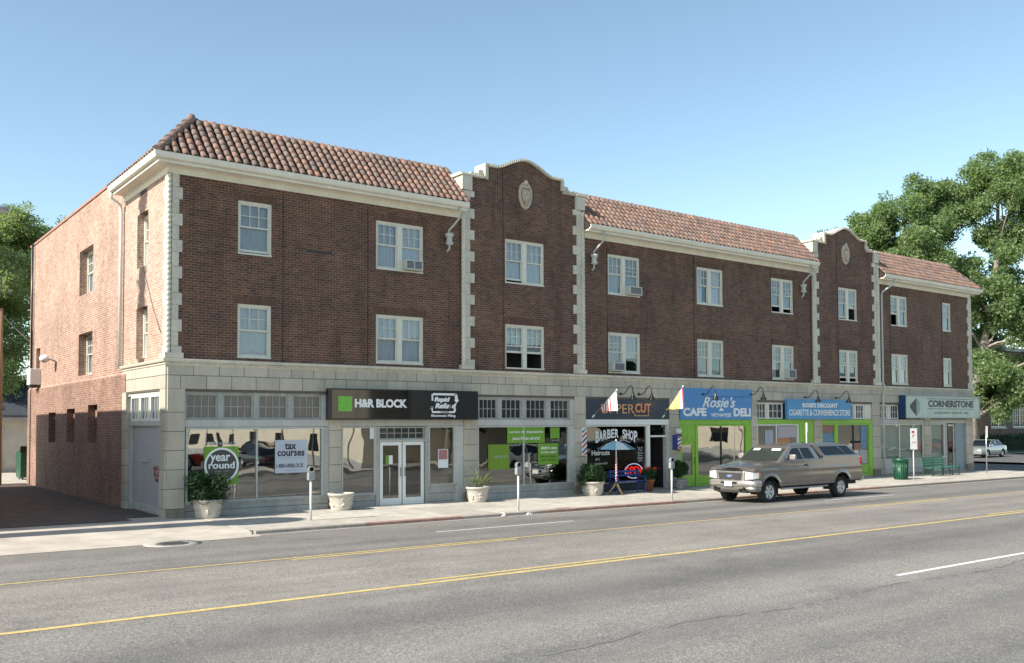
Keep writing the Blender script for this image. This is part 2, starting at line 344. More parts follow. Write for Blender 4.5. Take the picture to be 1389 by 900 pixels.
M_CONCW = mat('alley concrete', (.45, .395, .33), .9, var=.22, scale=1.1, bump=.2, bscale=60, co_='World')
M_GRASS = mat('lawn', (.07, .13, .03), .9, var=.35, scale=3, bump=.5, bscale=40, co_='World')
M_EARTH = mat('earth', (.16, .14, .10), .95, var=.3, scale=1, co_='World')

# ---------------------------------------------------------------- ground
def zg(x): return .07-.004*max(-25, min(x, 60))
def zr(x, y=-4.2):                                     # road surface with its crown
    t = (y+13.3)/9.1
    return zg(x)-.13+.12*max(0, 1-t*t)
def sheet(name, x0, x1, y0, y1, m, zf, nx=12, ny=4, parent=None):
    b = MB(); xs = np.linspace(x0, x1, nx+1); ys = np.linspace(y0, y1, ny+1)
    vs = [(x, y, zf(x, y)) for y in ys for x in xs]
    fs = [(j*(nx+1)+i, j*(nx+1)+i+1, (j+1)*(nx+1)+i+1, (j+1)*(nx+1)+i) for j in range(ny) for i in range(nx)]
    b.add(vs, fs, 0, True); return b.build(name, m, parent)
K = -4.15                                              # kerb face
g = sheet('ground', -1500, 1500, -1500, 1500, M_EARTH, lambda x, y: -.45, 2, 2); tag(g, kind='structure')
xs_road = (-260, 340)
g = MB(); ys = np.linspace(-22.5, K, 25); xs = [-300, -60, -25, 0, 20, 40, 60, 120, 320]
g.add([(x, y, zr(x, y)) for y in ys for x in xs], [(j*9+i, j*9+i+1, (j+1)*9+i+1, (j+1)*9+i) for j in range(24) for i in range(8)], 0, True)
road = tag(g.build('road', M_ASPH), kind='structure')
def stripe(name, x0, x1, y, w, m, dz=.004):
    b = MB(); n = max(1, int((x1-x0)/6)); xs = np.linspace(x0, x1, n+1)
    vs = [(x, yy, zr(x, yy)+dz) for yy in (y-w/2, y+w/2) for x in xs]
    b.add(vs, [(i, i+1, n+2+i, n+1+i) for i in range(n)], 0); o = b.build(name, m, road); return o
stripe('yellow_line', -60, 160, -9.2, .09, M_YEL); stripe('yellow_line', -60, 160, -13.37, .13, M_YEL)
for x0 in (-38.1, -19.3, -.5, 18.3, 37.1, 56): stripe('yellow_line', x0, x0+5.4, -9.42, .10, M_YEL)
for x0 in (-37.5, -18.7, .1, 18.9, 37.7, 56.5): stripe('yellow_line', x0, x0+5.3, -13.12, .10, M_YEL)
for x0 in (-27.4, -11.5, 4.4, 20.3, 36.2, 52.1): stripe('white_line', x0, x0+4.4, -6.85, .10, M_WLINE)
for x0 in (-21, 6.9, 20.9, 34.9, 49): stripe('white_line', x0, x0+7.5, -17.42, .11, M_WLINE)
# tar-filled crack along the near lane
b = MB(); pts = []; x = -2.5; 
while x < 14: pts.append((x, -17.95+.10*math.sin(x*1.3)+random.uniform(-.05, .05))); x += .22
for (xa, ya), (xb, yb) in zip(pts[:-1], pts[1:]):
    if random.random() < .2: continue
    w = random.uniform(.006, .016); b.quad((xa, ya-w, zr(xa, ya)+.003), (xb, yb-w, zr(xb, yb)+.003), (xb, yb+w, zr(xb, yb)+.003), (xa, ya+w, zr(xa, ya)+.003))
b.build('road_crack', mat('tar', (.115, .108, .10), .9), road)
# sidewalk slabs
side = thing('sidewalk', None, None); side['kind'] = 'structure'
side.name = 'sidewalk'
def slab(x0, x1, y0, y1, m=M_CONC, drop=.0, name='slab', parent=side, t=.16):
    b = MB(); gx = .006
    z00, z10 = zg(x0), zg(x1)
    f = lambda y: -.012*(-y)*.9 if y < 0 else 0
    v = [(x0+gx, y0+gx, z00+f(y0)-t), (x1-gx, y0+gx, z10+f(y0)-t), (x1-gx, y1-gx, z10+f(y1)-t), (x0+gx, y1-gx, z00+f(y1)-t),
         (x0+gx, y0+gx, z00+f(y0)), (x1-gx, y0+gx, z10+f(y0)), (x1-gx, y1-gx, z10+f(y1)), (x0+gx, y1-gx, z00+f(y1))]
    b.add(v, [(0,3,2,1),(4,5,6,7),(0,1,5,4),(1,2,6,5),(2,3,7,6),(3,0,4,7)])
    return b.build(name, m, parent)
x = .8; 
while x < 46.2:
    for y0, y1 in ((K+.17, -2.65), (-2.65, -1.3), (-1.3, .12)): slab(x, x+1.52, y0, y1)
    x += 1.52
XE = x
# far left sidewalk beyond the alley
for i in range(8): slab(-7.5-1.52*(i+1), -7.5-1.52*i, K+.17, -.4)
sb = MB().box(.8, XE, K+.2, .5, -.6, -.25); sb.build('sidewalk_base', M_JOINT, side)
# kerb stones
x = .9; n = 0; f4 = -.012*4.0*.9
while x < XE+.5:
    L = 3.05; b = MB(); z0, z1 = zg(x)+f4+.006, zg(x+L)+f4+.006; y0, y1 = K, K+.165; gx = .008
    prof = [(y0, -.25), (y0, -.02), (y0+.02, 0), (y1, 0), (y1, -.25)]
    vs = [(x+gx, a, z0+c) for a, c in prof]+[(x+L-gx, a, z1+c) for a, c in prof]
    b.add(vs, [(0, 1, 6, 5), (1, 2, 7, 6), (2, 3, 8, 7), (3, 4, 9, 8), (0, 4, 3, 2, 1), (5, 6, 7, 8, 9)])
    b.build('kerb_stone', M_CURBR if n in (1, 3, 4, 6, 7, 8) else M_CURB, side); x += L; n += 1
# alley mouth: concrete apron sloping down to the gutter, and a short kerb return
def zap(x, y):
    top = zg(x)-.01; t = min(1, max(0, (y+4.4)/2.9)); t = t*t*(3-2*t)
    lo = zr(x, K)+.006; top += -.011*max(0, -y)
    if y < K-.005: return zr(x, y)+.006
    fl = min(1, max(0, (x+.9)/1.7)); t = t+(1-t)*fl*fl
    return lo+(top-lo)*t
b = MB(); xs = np.linspace(-7.5, .8, 12); ys = [-4.75, K-.01, K, -3.6, -3.1, -2.6, -2.1, -1.5, -.5, .6]
b.add([(x, y, zap(x, y)) for y in ys for x in xs], [(j*12+i, j*12+i+1, (j+1)*12+i+1, (j+1)*12+i) for j in range(9) for i in range(11)], 0, True)
tag(b.build('alley_apron', M_CONCW), kind='structure')
g = sheet('alley', -7.5, 0.4, .6, 60, M_ASPHD, lambda x, y: zg(x)-.006, 2, 8); tag(g, kind='structure')
g = sheet('alley_mouth', -6.9, -.9, -.1, 1.0, M_ASPHD, lambda x, y: zg(x)+.0, 2, 2); tag(g, kind='structure')
g = sheet('rear_yard', -9, 10, 20.2, 60, M_CONCW, lambda x, y: zg(x)-.001, 2, 8); tag(g, kind='structure')
g = sheet('gutter', -40, 0.9, K-.45, K-.0, M_CONCW, lambda x, y: zr(x, y)+.006, 12, 1); tag(g, kind='structure')
g = sheet('gutter_pan', .9, XE, K-.38, K, mat('gutter concrete', (.26, .24, .215), .9, var=.2, scale=3, co_='World'), lambda x, y: zr(x, y)+.005, 12, 1); tag(g, kind='structure')
b = MB(); b.lathe([(.62, .002), (.62, .008), (.36, .010)], 0, 0, 32, 0, cap=False); b.lathe([(.35, .010), (.33, .018), (.10, .018), (.0, .018)], 0, 0, 28, 1, cap=False)
for k in range(5): b.box(-.26, .26, -.2+k*.1-.012, -.2+k*.1+.012, .019, .024, 1)
o = b.build('manhole_cover', [mat('manhole collar', (.34, .315, .28), .9, var=.2), mat('cast iron', (.11, .105, .10), .7, .3)], loc=(-1.35, -4.98, zr(-1.4, -4.9)+.006)); tag(o, 'round iron manhole cover in a pale concrete collar at the alley mouth', 'manhole cover')
# litter by the kerb
for (lx, sx) in ((8.35, .07), (9.35, .09)):
    b = MB(); 
    for k in range(9):
        c = Vector((random.uniform(-sx, sx), random.uniform(-.05, .05), random.uniform(.02, .08))); a = [c+Vector([random.uniform(-.06, .06) for _ in range(3)]) for _ in range(4)]
        b.quad(*a)
    o = b.build('crumpled_paper', M_WHITE, loc=(lx, K-.13, zr(lx, K)+.01))
    tag(o, 'crumpled white litter in the gutter '+('just left of' if lx < 9 else 'below')+' the middle parking meter', 'litter')

# ================================================================ APARTMENT BUILDING
B = thing('apartment_building', 'long three storey brick building with stone shopfronts and a red tile roof', 'building')
ZS, ZB = 4.40, 9.65                                     # stone top, brick top
def wall(name, a0, a1, z0, z1, holes, mt, plane='y', at=0., depth=.14, parent=B, smat=None):
    """Wall face with openings and their reveals; plane 'y': runs along X at y=at, plane 'x': along Y at x=at."""
    b = MB(); As = sorted({a0, a1, *[h[0] for h in holes], *[h[1] for h in holes]}); Zs = sorted({z0, z1, *[h[2] for h in holes], *[h[3] for h in holes]})
    mk = (lambda a, d, z: (a, at+d, z)) if plane == 'y' else (lambda a, d, z: (at+d, a, z))
    def q(*p):
        p = [mk(*k) for k in p]
        b.quad(*(p if plane == 'y' else p[::-1]))
    for i in range(len(As)-1):
        for j in range(len(Zs)-1):
            ca, cz = (As[i]+As[i+1])/2, (Zs[j]+Zs[j+1])/2
            if any(h[0] < ca < h[1] and h[2] < cz < h[3] for h in holes): continue
            q((As[i], 0, Zs[j]), (As[i+1], 0, Zs[j]), (As[i+1], 0, Zs[j+1]), (As[i], 0, Zs[j+1]))
    for h in holes:
        l, r, lo, hi = h[:4]; d = h[4] if len(h) > 4 else depth
        q((l, 0, lo), (l, 0, hi), (l, d, hi), (l, d, lo)); q((r, 0, lo), (r, d, lo), (r, d, hi), (r, 0, hi))
        q((l, 0, hi), (r, 0, hi), (r, d, hi), (l, d, hi)); q((l, 0, lo), (l, d, lo), (r, d, lo), (r, 0, lo))
    return b.build(name, mt, parent)
UP, LO = (7.573, 9.145), (4.553, 6.127)
WINS = [(1.98, 3.01, 0), (6.50, 8.27, 1), (11.60, 13.37, 1), (16.56, 18.28, 1), (21.60, 23.26, 1), (26.53, 28.14, 1), (31.60, 33.17, 1), (36.23, 37.80, 1), (41.34, 42.24, 0)]
def holes(x0, x1): return [(w[0], w[1], *z) for w in WINS if x0 < w[0] < x1 for z in (UP, LO)]
G1, G2 = 12.50, 32.22; GW = 2.72
secs = [(0.0, G1-GW), (G1+GW, G2-GW), (G2+GW, 44.3)]
for a, c in secs: wall('brick_wall', a, c, ZS, ZB+.3, holes(a, c), M_BRICK)
def gabz(t):                                            # gable outline height at distance t from its centre
    t = abs(t)
    if t > 1.76: return 11.20
    if t > 1.25: return 11.66+.02*(1.76-t)
    u = 1-t/1.25
    return 11.67+.43*(u*u*(3-2*u))**.72
for gc in (G1, G2):
    a, c = gc-GW, gc+GW
    wall('brick_wall', a, c, ZS, 9.6, holes(a, c), M_BRICK, at=-.05, depth=.19)
    ts = [-GW, -1.76001]+list(np.linspace(-1.76, 1.76, 41))+[1.76001, GW]
    b = MB(); top = [(gc+t, gabz(t)-.05) for t in ts]; b.prism([(c, 9.6), (a, 9.6)]+top, -.05, .46); b.build('gable_wall', M_BRICK, B)
    b = MB(); b.box(a, a+.05, -.05, .0, ZS, 9.6); b.box(c-.05, c, -.05, .0, ZS, 9.6); b.build('brick_wall', M_BRICK, B)
    # coping
    b = MB(); path = [(-GW-.12, 11.20), (-1.76, 11.20), (-1.76, 11.66)]+[(t, gabz(t)) for t in np.linspace(-1.7, 1.7, 36)]+[(1.76, 11.66), (1.76, 11.20), (GW+.12, 11.20)]
    L = [Vector((gc+t, z)) for t, z in path]
    for i in range(len(L)-1):
        p, q = L[i], L[i+1]; d = (q-p); ln = d.length; d.normalize(); n_ = Vector((-d.y, d.x)); th = .1; e = .02
        if abs(d.x) < .1: p, q = p+Vector((0, -.1)), q
        p2, q2 = p-n_*th, q-n_*th
        if abs(d.x) < .1:
            sg = 1 if p.x < gc else -1; p2, q2 = p+Vector((.1*sg, 0)), q+Vector((.1*sg, 0)); p, q = p-Vector((.035*sg, 0)), q-Vector((.035*sg, 0))
        poly = [(p.x, p.y), (q.x, q.y), (q2.x, q2.y), (p2.x, p2.y)]
        b.prism(poly, -.125, .52)
        if abs(d.x) > .1:
            k = 0
            while k < ln-.03:
                c0 = p+d*(k+.015)-n_*.085; c1 = p+d*(k+.055)-n_*.085; k += .08
                b.box(min(c0.x, c1.x), max(c0.x, c1.x), -.145, -.12, min(c0.y, c1.y)-.0, max(c0.y, c1.y)+.07)
    b.build('coping', M_TERRA, B)
    for s in (-1, 1):                                   # scroll ornament on each shoulder, cap block at each end
        b = MB(); poly = [(gc+s*1.78, 11.21)]+[(gc+s*(1.78+.62*k/7), 11.21+.26*(1-k/7)**1.6) for k in range(8)]+[(gc+s*2.45, 11.21)]
        b.prism(poly, -.02, .16); b.tube([(gc+s*1.95, -.06, 11.31), (gc+s*1.95, .18, 11.31)], .095, 12); b.tube([(gc+s*2.3, -.05, 11.25), (gc+s*2.3, .18, 11.25)], .05, 10); b.build('scroll_ornament', M_TERRA, B)
        b = MB(); xe = gc+s*(GW+.06); xi = gc+s*(GW-.36)
        b.box(xe, xi, -.16, .55, 10.60, 11.10); b.box(xe+s*.04, xi, -.19, .58, 11.10, 11.16)
        bevel(b.build('cap_block', M_TERRA, B), .012)
    # cartouche
    b = MB(); cz = 10.78; n = 22
    out = [(.30*math.cos(w)*(1+.1*math.sin(w)), .50*math.sin(w)) for w in np.linspace(0, 2*math.pi, n, endpoint=False)]
    vs = [(gc+u, -.052, cz+v) for u, v in out]+[(gc+u*.95, -.12, cz+v*.95) for u, v in out]+[(gc+u*.78, -.12, cz+v*.82) for u, v in out]+[(gc+u*.72, -.075, cz+v*.78) for u, v in out]
    b.add(vs, [(r*n+k, r*n+(k+1) % n, (r+1)*n+(k+1) % n, (r+1)*n+k) for r in range(3) for k in range(n)]+[tuple(3*n+k for k in range(n))], 0, True)
    b.ell((gc, -.11, cz+.46), (.10, .06, .10)); b.ell((gc-.08, -.11, cz+.31), (.12, .05, .06)); b.ell((gc+.1, -.11, cz+.31), (.12, .05, .06))
    b.prism([(gc-.17, cz+.17), (gc+.17, cz+.17), (gc+.17, cz-.1), (gc, cz-.36), (gc-.17, cz-.1)], -.115, -.07)
    b.box(gc-.15, gc, -.135, -.11, cz, cz+.15); b.tube([(gc+.03, -.13, cz+.15), (gc-.02, -.13, cz-.3)], .03, 6)
    b.build('cartouche', mat('cartouche terracotta', (.52, .42, .33), .6, var=.2, scale=10, streak=.3), B)
# soldier courses over the front windows: each brick has its own edges, joined (a few pixels each)
for w in WINS:
    for zt in (UP[1], LO[1]):
        b = MB(); x = w[0]-.1; yy = -.05 if any(abs((w[0]+w[1])/2-gc) < GW for gc in (G1, G2)) else 0
        while x < w[1]+.07: b.box(x+.004, x+.066, yy-.006, yy+.05, zt+.004, zt+.215); x += .0745
        o = b.build('soldier_course', M_SOLD, B)
# west wall
WW = [(1.9, 3.05, 7.33, 8.96, .26), (1.9, 3.05, 4.6, 6.12, .26)]
wall('brick_wall', 0, 4.4, ZS, ZB+.3, WW, M_BRICKP, 'x', 0., .26)
W2 = [(8.45, 10.5, 7.33, 8.97, .3), (8.45, 10.5, 4.42, 5.93, .3)]
wall('brick_wall', 4.4, 19.8, 4.25, 10.55, W2+[(17.5, 18.35, 5.05, 5.95, .2)], M_BRICKS, 'x', 0., .3)
W3 = [(7.4, 8.7, 2.02, 3.33, .3), (10.7, 12.0, 2.0, 3.24, .3), (13.95, 15.3, 1.95, 3.14, .3)]
wall('brick_wall', 3.95, 19.8, -.3, 4.19, W3, M_BRICKL, 'x', -.06, .3)
b = MB(); b.prism([(-.06, 4.19), (0, 4.26), (.02, 4.19)], 3.95, 19.8); b.build('brick_ledge', M_BRICKS, B)
b = MB(); b.box(-.04, .34, 4.4, 19.85, 10.55, 10.64); b.build('parapet_coping', mat('brick parapet coping', (.33, .17, .12), .8, var=.2, scale=8), B)
for h in W3: b = MB(); b.box(.18, .24, h[0]-.02, h[1]+.02, h[2]-.02, h[3]+.02); b.build('bricked_in_window', M_BRICKL, B)
# rear, east and top surfaces of the block
b = MB(); b.quad((44.3, 0, -.3), (44.3, 19.8, -.3), (44.3, 19.8, 9.95), (44.3, 0, 9.95)); b.quad((0, 19.8, -.3), (44.3, 19.8, -.3), (44.3, 19.8, 10.5), (0, 19.8, 10.5)); b.quad((-.06, 19.8, -.3), (0, 19.8, -.3), (0, 19.8, 4.2), (-.06, 19.8, 4.2))
b.build('rear_wall', M_BRICKS, B)
b = MB(); b.quad((0.3, .9, 10.3), (44.3, .9, 10.3), (44.3, 19.8, 10.3), (.3, 19.8, 10.3)); b.quad((.3, 4.4, 9), (.3, 19.8, 9), (.3, 19.8, 10.6), (.3, 4.4, 10.6)); b.quad((0.0, 4.4, 9.6), (.9, 4.4, 9.6), (.9, 4.4, 10.6), (0, 4.4, 10.6)); b.build('flat_roof', M_DARK, B)

# cornice: swept along the west side and the front, mitred
def sweep(prof, path, mt, name, close=True, m=0):
    """prof: (out, z) offsets; path: plan points with the outward side on the right of travel"""
    P_ = [Vector(p) for p in path]; b = MB(); n = len(prof); vs = []
    for i, p in enumerate(P_):
        if i == 0: d = (P_[1]-p).normalized(); o = Vector((d.y, -d.x))
        elif i == len(P_)-1: d = (p-P_[i-1]).normalized(); o = Vector((d.y, -d.x))
        else:
            d0 = (p-P_[i-1]).normalized(); d1 = (P_[i+1]-p).normalized(); o0 = Vector((d0.y, -d0.x)); o1 = Vector((d1.y, -d1.x)); o = (o0+o1); o = o/(o.dot(o0))
        vs += [(p.x+o.x*a, p.y+o.y*a, z) for a, z in prof]
    fs = [(i*n+k, i*n+(k+1) % n, (i+1)*n+(k+1) % n, (i+1)*n+k) for i in range(len(P_)-1) for k in range(n if close else n-1)]
    if close: fs += [tuple(range(n))[::-1], tuple((len(P_)-1)*n+k for k in range(n))]
    b.add(vs, fs, m); return b.build(name, mt, B)
corn = [(0.0, 9.62), (.035, 9.62), (.05, 9.66), (.035, 9.69), (.05, 9.76), (.09, 9.79), (.10, 9.82), (.36, 9.84), (.37, 9.80), (.40, 9.80), (.40, 9.97), (0, 10.02)]
gut = [(.405, 9.885), (.44, 9.87), (.50, 9.90), (.53, 9.97), (.535, 10.06), (.51, 10.06), (.50, 9.98), (.47, 9.93), (.405, 9.93)]
paths = [[(0, 4.4), (0, 0), (G1-GW-.02, 0)], [(G1+GW+.02, 0), (G2-GW-.02, 0)], [(G2+GW+.02, 0), (44.3, 0), (44.3, 10)]]
for p_ in paths:
    sweep(corn, p_, M_CREAM, 'cornice'); sweep(gut, p_, M_CREAM, 'gutter')
# tile roof
EY, EZ, RY, RZ = -.47, 10.03, .90, 11.47
def tile_mesh(r0=.090, r1=.070, L=.40, n=7):
    vs = []; 
    for (r, v, lift) in ((r0, 0, .022), (r0*.98, L*.5, .012), (r1, L, 0)):
        for k in range(n): w = math.pi*k/(n-1); vs.append((-math.cos(w)*r, v, math.sin(w)*r*.82+lift))
    for k in range(n): w = math.pi*k/(n-1); vs.append((-math.cos(w)*(r0-.016), 0, math.sin(w)*(r0-.016)*.82+.022))
    for k in range(n): w = math.pi*k/(n-1); vs.append((-math.cos(w)*(r0-.016), .1, math.sin(w)*(r0-.016)*.8))
    fs = [(i*n+k, (i+1)*n+k, (i+1)*n+k+1, i*n+k+1)[::-1] for i in range(2) for k in range(n-1)]
    fs += [(k, k+1, 3*n+k+1, 3*n+k)[::-1] for k in range(n-1)]+[(3*n+k, 3*n+k+1, 4*n+k+1, 4*n+k)[::-1] for k in range(n-1)]
    return vs, fs
tv, tf = tile_mesh()
tb = MB(); tb.add(tv, tf, 0, True); TILE = tb.mesh('tile', M_TILE)
TVn = np.array(tv)
roof = MB()
def deck(pts): roof.add(pts, [tuple(range(len(pts)))])
CW = .2475; rows = 7; SL = math.hypot(RY-EY, RZ-EZ); EX = SL/rows
sx_, cx_ = (RY-EY)/SL, (RZ-EZ)/SL
def place_tiles(org, u, v, length, inset0, inset1, individ, roofo, stuff):
    nrm = u.cross(v); nc = int(length/CW); off = (length-nc*CW)/2
    for c in range(nc+1):
        uu = off+c*CW
        for r in range(rows):
            run = (r+.2)*EX*sx_
            if uu < (run+.05 if inset0 else -.01) or uu > length-(run+.05 if inset1 else -.01): continue
            jit = Vector((random.uniform(-.006, .006),)*3)
            p = org+u*uu+v*(r*EX-.03)+nrm*(.03+random.uniform(0, .006))+u*jit.x
            ra = random.uniform(-.025, .025); uu2 = (u*math.cos(ra)+v*math.sin(ra)); vv2 = (v*math.cos(ra)-u*math.sin(ra))
            # tilt so each tile rides on the one below
            m3 = Matrix((uu2, vv2, nrm)).transposed()
            if individ and individ[0] > 0:
                individ[0] -= 1; o = link(bpy.data.objects.new('tile', TILE)); o.parent = roofo; mm = m3.to_4x4(); mm.translation = p; o.matrix_local = mm
            else: stuff.append((np.array(m3), np.array(p)))
Ro = None
SEC = [(-.47, G1-GW, True, False), (G1+GW, G2-GW, False, False), (G2+GW, 44.77, False, True)]
for a, c, h0, h1 in SEC:
    i0 = RY-EY if h0 else 0; i1 = RY-EY if h1 else 0
    deck([(a, EY, EZ), (c, EY, EZ), (c-i1, RY, RZ), (a+i0, RY, RZ)])
    deck([(a+i0, RY, RZ), (c-i1, RY, RZ), (c-i1, RY+.9, RZ-.7), (a+i0, RY+.9, RZ-.7)])
deck([(-.47, 4.45, EZ), (-.47, EY, EZ), (RY, RY, RZ), (RY, 4.45, RZ)]); deck([(RY, RY, RZ), (RY+.9, RY, RZ-.7), (RY+.9, 4.45, RZ-.7), (RY, 4.45, RZ)])
deck([(-.47, 4.45, EZ), (RY, 4.45, RZ), (RY+.9, 4.45, RZ-.7), (RY+.9, 4.45, EZ)])
deck([(44.77, EY, EZ), (44.77, 10, EZ), (43.4, 10, RZ), (43.4, RY, RZ)])
for xx in (G1-GW-.06, G1+GW, G2-GW-.06, G2+GW): roof.prism([(EY+.02, EZ-.02), (RY, RZ-.03), (RY+.9, RZ-.7), (RY+.9, 9.6), (EY+.06, 9.9)], xx, xx+.06, axis='x')
Ro = roof.build('roof', M_TILED, B)
stuff = []; cnt = [298]
uF = Vector((1, 0, 0)); vF = Vector((0, sx_, cx_))
for a, c, h0, h1 in SEC: place_tiles(Vector((a, EY, EZ)), uF, vF, c-a, h0, h1, cnt, Ro, stuff)
place_tiles(Vector((-.47, 4.45, EZ)), Vector((0, -1, 0)), Vector((sx_, 0, cx_)), 4.45-EY, False, True, None, Ro, stuff)
V_ = np.concatenate([TVn@m3.T+p for m3, p in stuff]); k = len(tv)
b = MB(); b.v = [tuple(x) for x in V_]; F_ = [[f+i*k for f in ff] for i in range(len(stuff)) for ff in tf]; b.f = F_; b.m = [0]*len(F_); b.sm = [True]*len(F_)
o = b.build('tile_field', M_TILE, Ro); o['kind'] = 'stuff'
# ridge and hip tiles
def ridge(p, q, r=.115, st=.42):
    p, q = Vector(p), Vector(q); L = (q-p).length; n = int(L/st); d = (q-p)/L; me = None
    for i in range(n):
        a = p+d*(i*L/n-.02); b2 = p+d*((i+1)*L/n+.03)
        b = MB(); b.tube([a+Vector((0, 0, .012)), b2-Vector((0, 0, .012))], [r, r*.86], 10); yield b
for k, (a, c, h0, h1) in enumerate(SEC):
    i0 = RY-EY if h0 else 0; i1 = RY-EY if h1 else 0
    for b in ridge((a+i0, RY, RZ+.01), (c-i1, RY, RZ+.01), .085, .45): b.build('ridge_tile', M_RIDGE, Ro)
for b in ridge((-.45, -.45, EZ+.04), (RY, RY, RZ+.06), .14, .4): b.build('hip_tile', M_RIDGE, Ro)
for b in ridge((44.75, -.45, EZ+.04), (43.4, RY, RZ+.06), .12, .4): b.build('hip_tile', M_RIDGE, Ro)
for b in ridge((RY, RY, RZ+.02), (RY, 4.4, RZ+.02), .10, .42): b.build('ridge_tile', M_RIDGE, Ro)
b = MB(); b.ell((RY, RY, RZ+.10), (.12, .12, .13)); b.build('hip_cap', M_RIDGE, Ro)

# ---- stone ground storey
stone_cache = {}
def block(x0, x1, z0, z1, y0=-.04, y1=.10, g=.007, west=False, mt=None):
    mt = mt or M_STONE
    w, h, d = round(x1-x0-2*g, 3), round(z1-z0-2*g, 3), round(y1-y0, 3)
    key = (w, h, d, mt.name)
    if key not in stone_cache:
        c = .008; v = []
        for (e, y) in ((0, d), (0, c), (c, 0)): v += [(e, y, e), (w-e, y, e), (w-e, y, h-e), (e, y, h-e)]
        f = [(8, 9, 10, 11)]+[(r*4+k, r*4+(k+1) % 4, (r+1)*4+(k+1) % 4, (r+1)*4+k) for r in range(2) for k in range(4)]
        b = MB(); b.add(v, f); stone_cache[key] = b.mesh('stone_block', mt)
    if west: return inst(stone_cache[key], 'stone_block', B, (y0, x1-g, z0+g), (0, 0, -math.pi/2))
    return inst(stone_cache[key], 'stone_block', B, (x0+g, y0, z0+g))
piers = [(0, .50), (4.87, 5.29), (9.84, 10.42), (14.80, 15.36), (19.86, 20.42), (24.98, 25.40), (29.56, 30.16), (34.36, 35.02), (39.22, 39.86), (43.60, 44.34)]
for a, c in piers:
    z = -.15
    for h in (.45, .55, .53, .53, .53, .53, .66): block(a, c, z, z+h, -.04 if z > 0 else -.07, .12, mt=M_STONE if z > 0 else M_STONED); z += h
    b = MB().box(a+.01, c-.01, -.03, .4, -.3, 3.62, 0); b.build('pier_core', M_JOINT, B)
# two courses of the entablature
x = 0; j = 0
while x < 44.3:
    x1 = min(x+.726, 44.34); block(x, x1, 4.0, 4.29); x = x1
x = -.0
block(0, .36, 3.62, 4.0); x = .36
while x < 44.3:
    x1 = min(x+.726, 44.34); block(x, x1, 3.62, 4.0); x = x1
MB().box(.02, 44.32, -.028, .3, 3.55, 4.3).build('entablature_core', M_JOINT, B)
for y in (0, 1.45, 2.93): block(y+.0, min(y+1.47, 4.36), 4.0, 4.29, -.045, .1, west=True); block(y, min(y+1.47, 4.36), 3.62, 4.0, -.045, .1, west=True)
MB().box(-.03, .3, .02, 4.3, 3.58, 4.3).build('entablature_core', M_JOINT, B)
z = -.15
for h in (.45, .55, .53, .53, .53, .53, .66): block(.0, .5, z, z+h, -.045, .1, west=True); block(3.85, 4.3, z, z+h, -.066, .1, west=True); z += h
mold = [(.0, 4.27), (.045, 4.27), (.06, 4.30), (.075, 4.305), (.075, 4.36), (.12, 4.37), (.14, 4.42), (.14, 4.445), (0, 4.47)]
sweep(mold, [(0, 4.36), (0, 0), (44.3, 0), (44.3, 3)], M_TERRA, 'moulding')
b = MB(); x = .02
while x < 44.2: b.box(x, x+.045, -.105, -.07, 4.315, 4.36); x += .085
b.build('dentil_band', M_TERRA, B)['kind'] = 'stuff'
# ---- quoins and rope columns
def rope(x, y, z0, z1, r=.075):
    b = MB(); n = 10; st = .035; k = int((z1-z0)/st); vs = []
    for i in range(k+1):
        z = z0+i*(z1-z0)/k
        for j in range(n):
            w = 2*math.pi*j/n; rr = r*(1+.16*math.cos(2*(w-i*st*22)))
            vs.append((x+rr*math.cos(w), y+rr*math.sin(w), z))
    b.add(vs, [(i*n+j, i*n+(j+1) % n, (i+1)*n+(j+1) % n, (i+1)*n+j) for i in range(k) for j in range(n)], 0, True)
    return b.build('rope_column', M_TERRA, B)
def quoins(xr, s, y, z0, z1, narrow=.20, wide=.38, plane='y'):
    z = z0; i = 0
    while z < z1-.1:
        h = .34 if i % 2 == 0 else .40; h = min(h, z1-z); w = wide if i % 2 == 0 else narrow
        b = MB()
        if plane == 'y': b.box(xr, xr+s*w, y-.045, y+.1, z+.004, z+h-.004)
        else: b.box(-.045, .1, xr, xr+w, z+.004, z+h-.004)
        b.build('quoin', M_TERRA, B); z += h; i += 1
for gc in (G1, G2):
    rope(gc-GW+.02, -.10, 4.62, 10.55); rope(gc+GW-.02, -.10, 4.62, 10.55)
    quoins(gc-GW+.10, 1, -.05, 4.47, 10.6); quoins(gc+GW-.10, -1, -.05, 4.47, 10.6)
    for s in (-1, 1): MB().box(gc+s*(GW+.10), gc+s*(GW-.4), -.17, .02, 4.47, 4.62).build('column_base', M_TERRA, B)
rope(.01, .01, 4.62, 9.60, .078); quoins(.09, 1, 0, 4.47, 9.62, .19, .285); quoins(.09, 1, 0, 4.47, 9.62, .10, .22, 'x')
MB().box(-.09, .42, -.09, .45, 4.47, 4.62).build('column_base', M_TERRA, B)
rope(44.3, .0, 4.62, 9.60, .08); quoins(44.22, -1, 0, 4.47, 9.62, .16, .28)
b = MB()
for z in (4.47,): b.box(44.0, 44.4, -.1, .1, 4.47, 4.62)
b.build('column_base', M_TERRA, B)

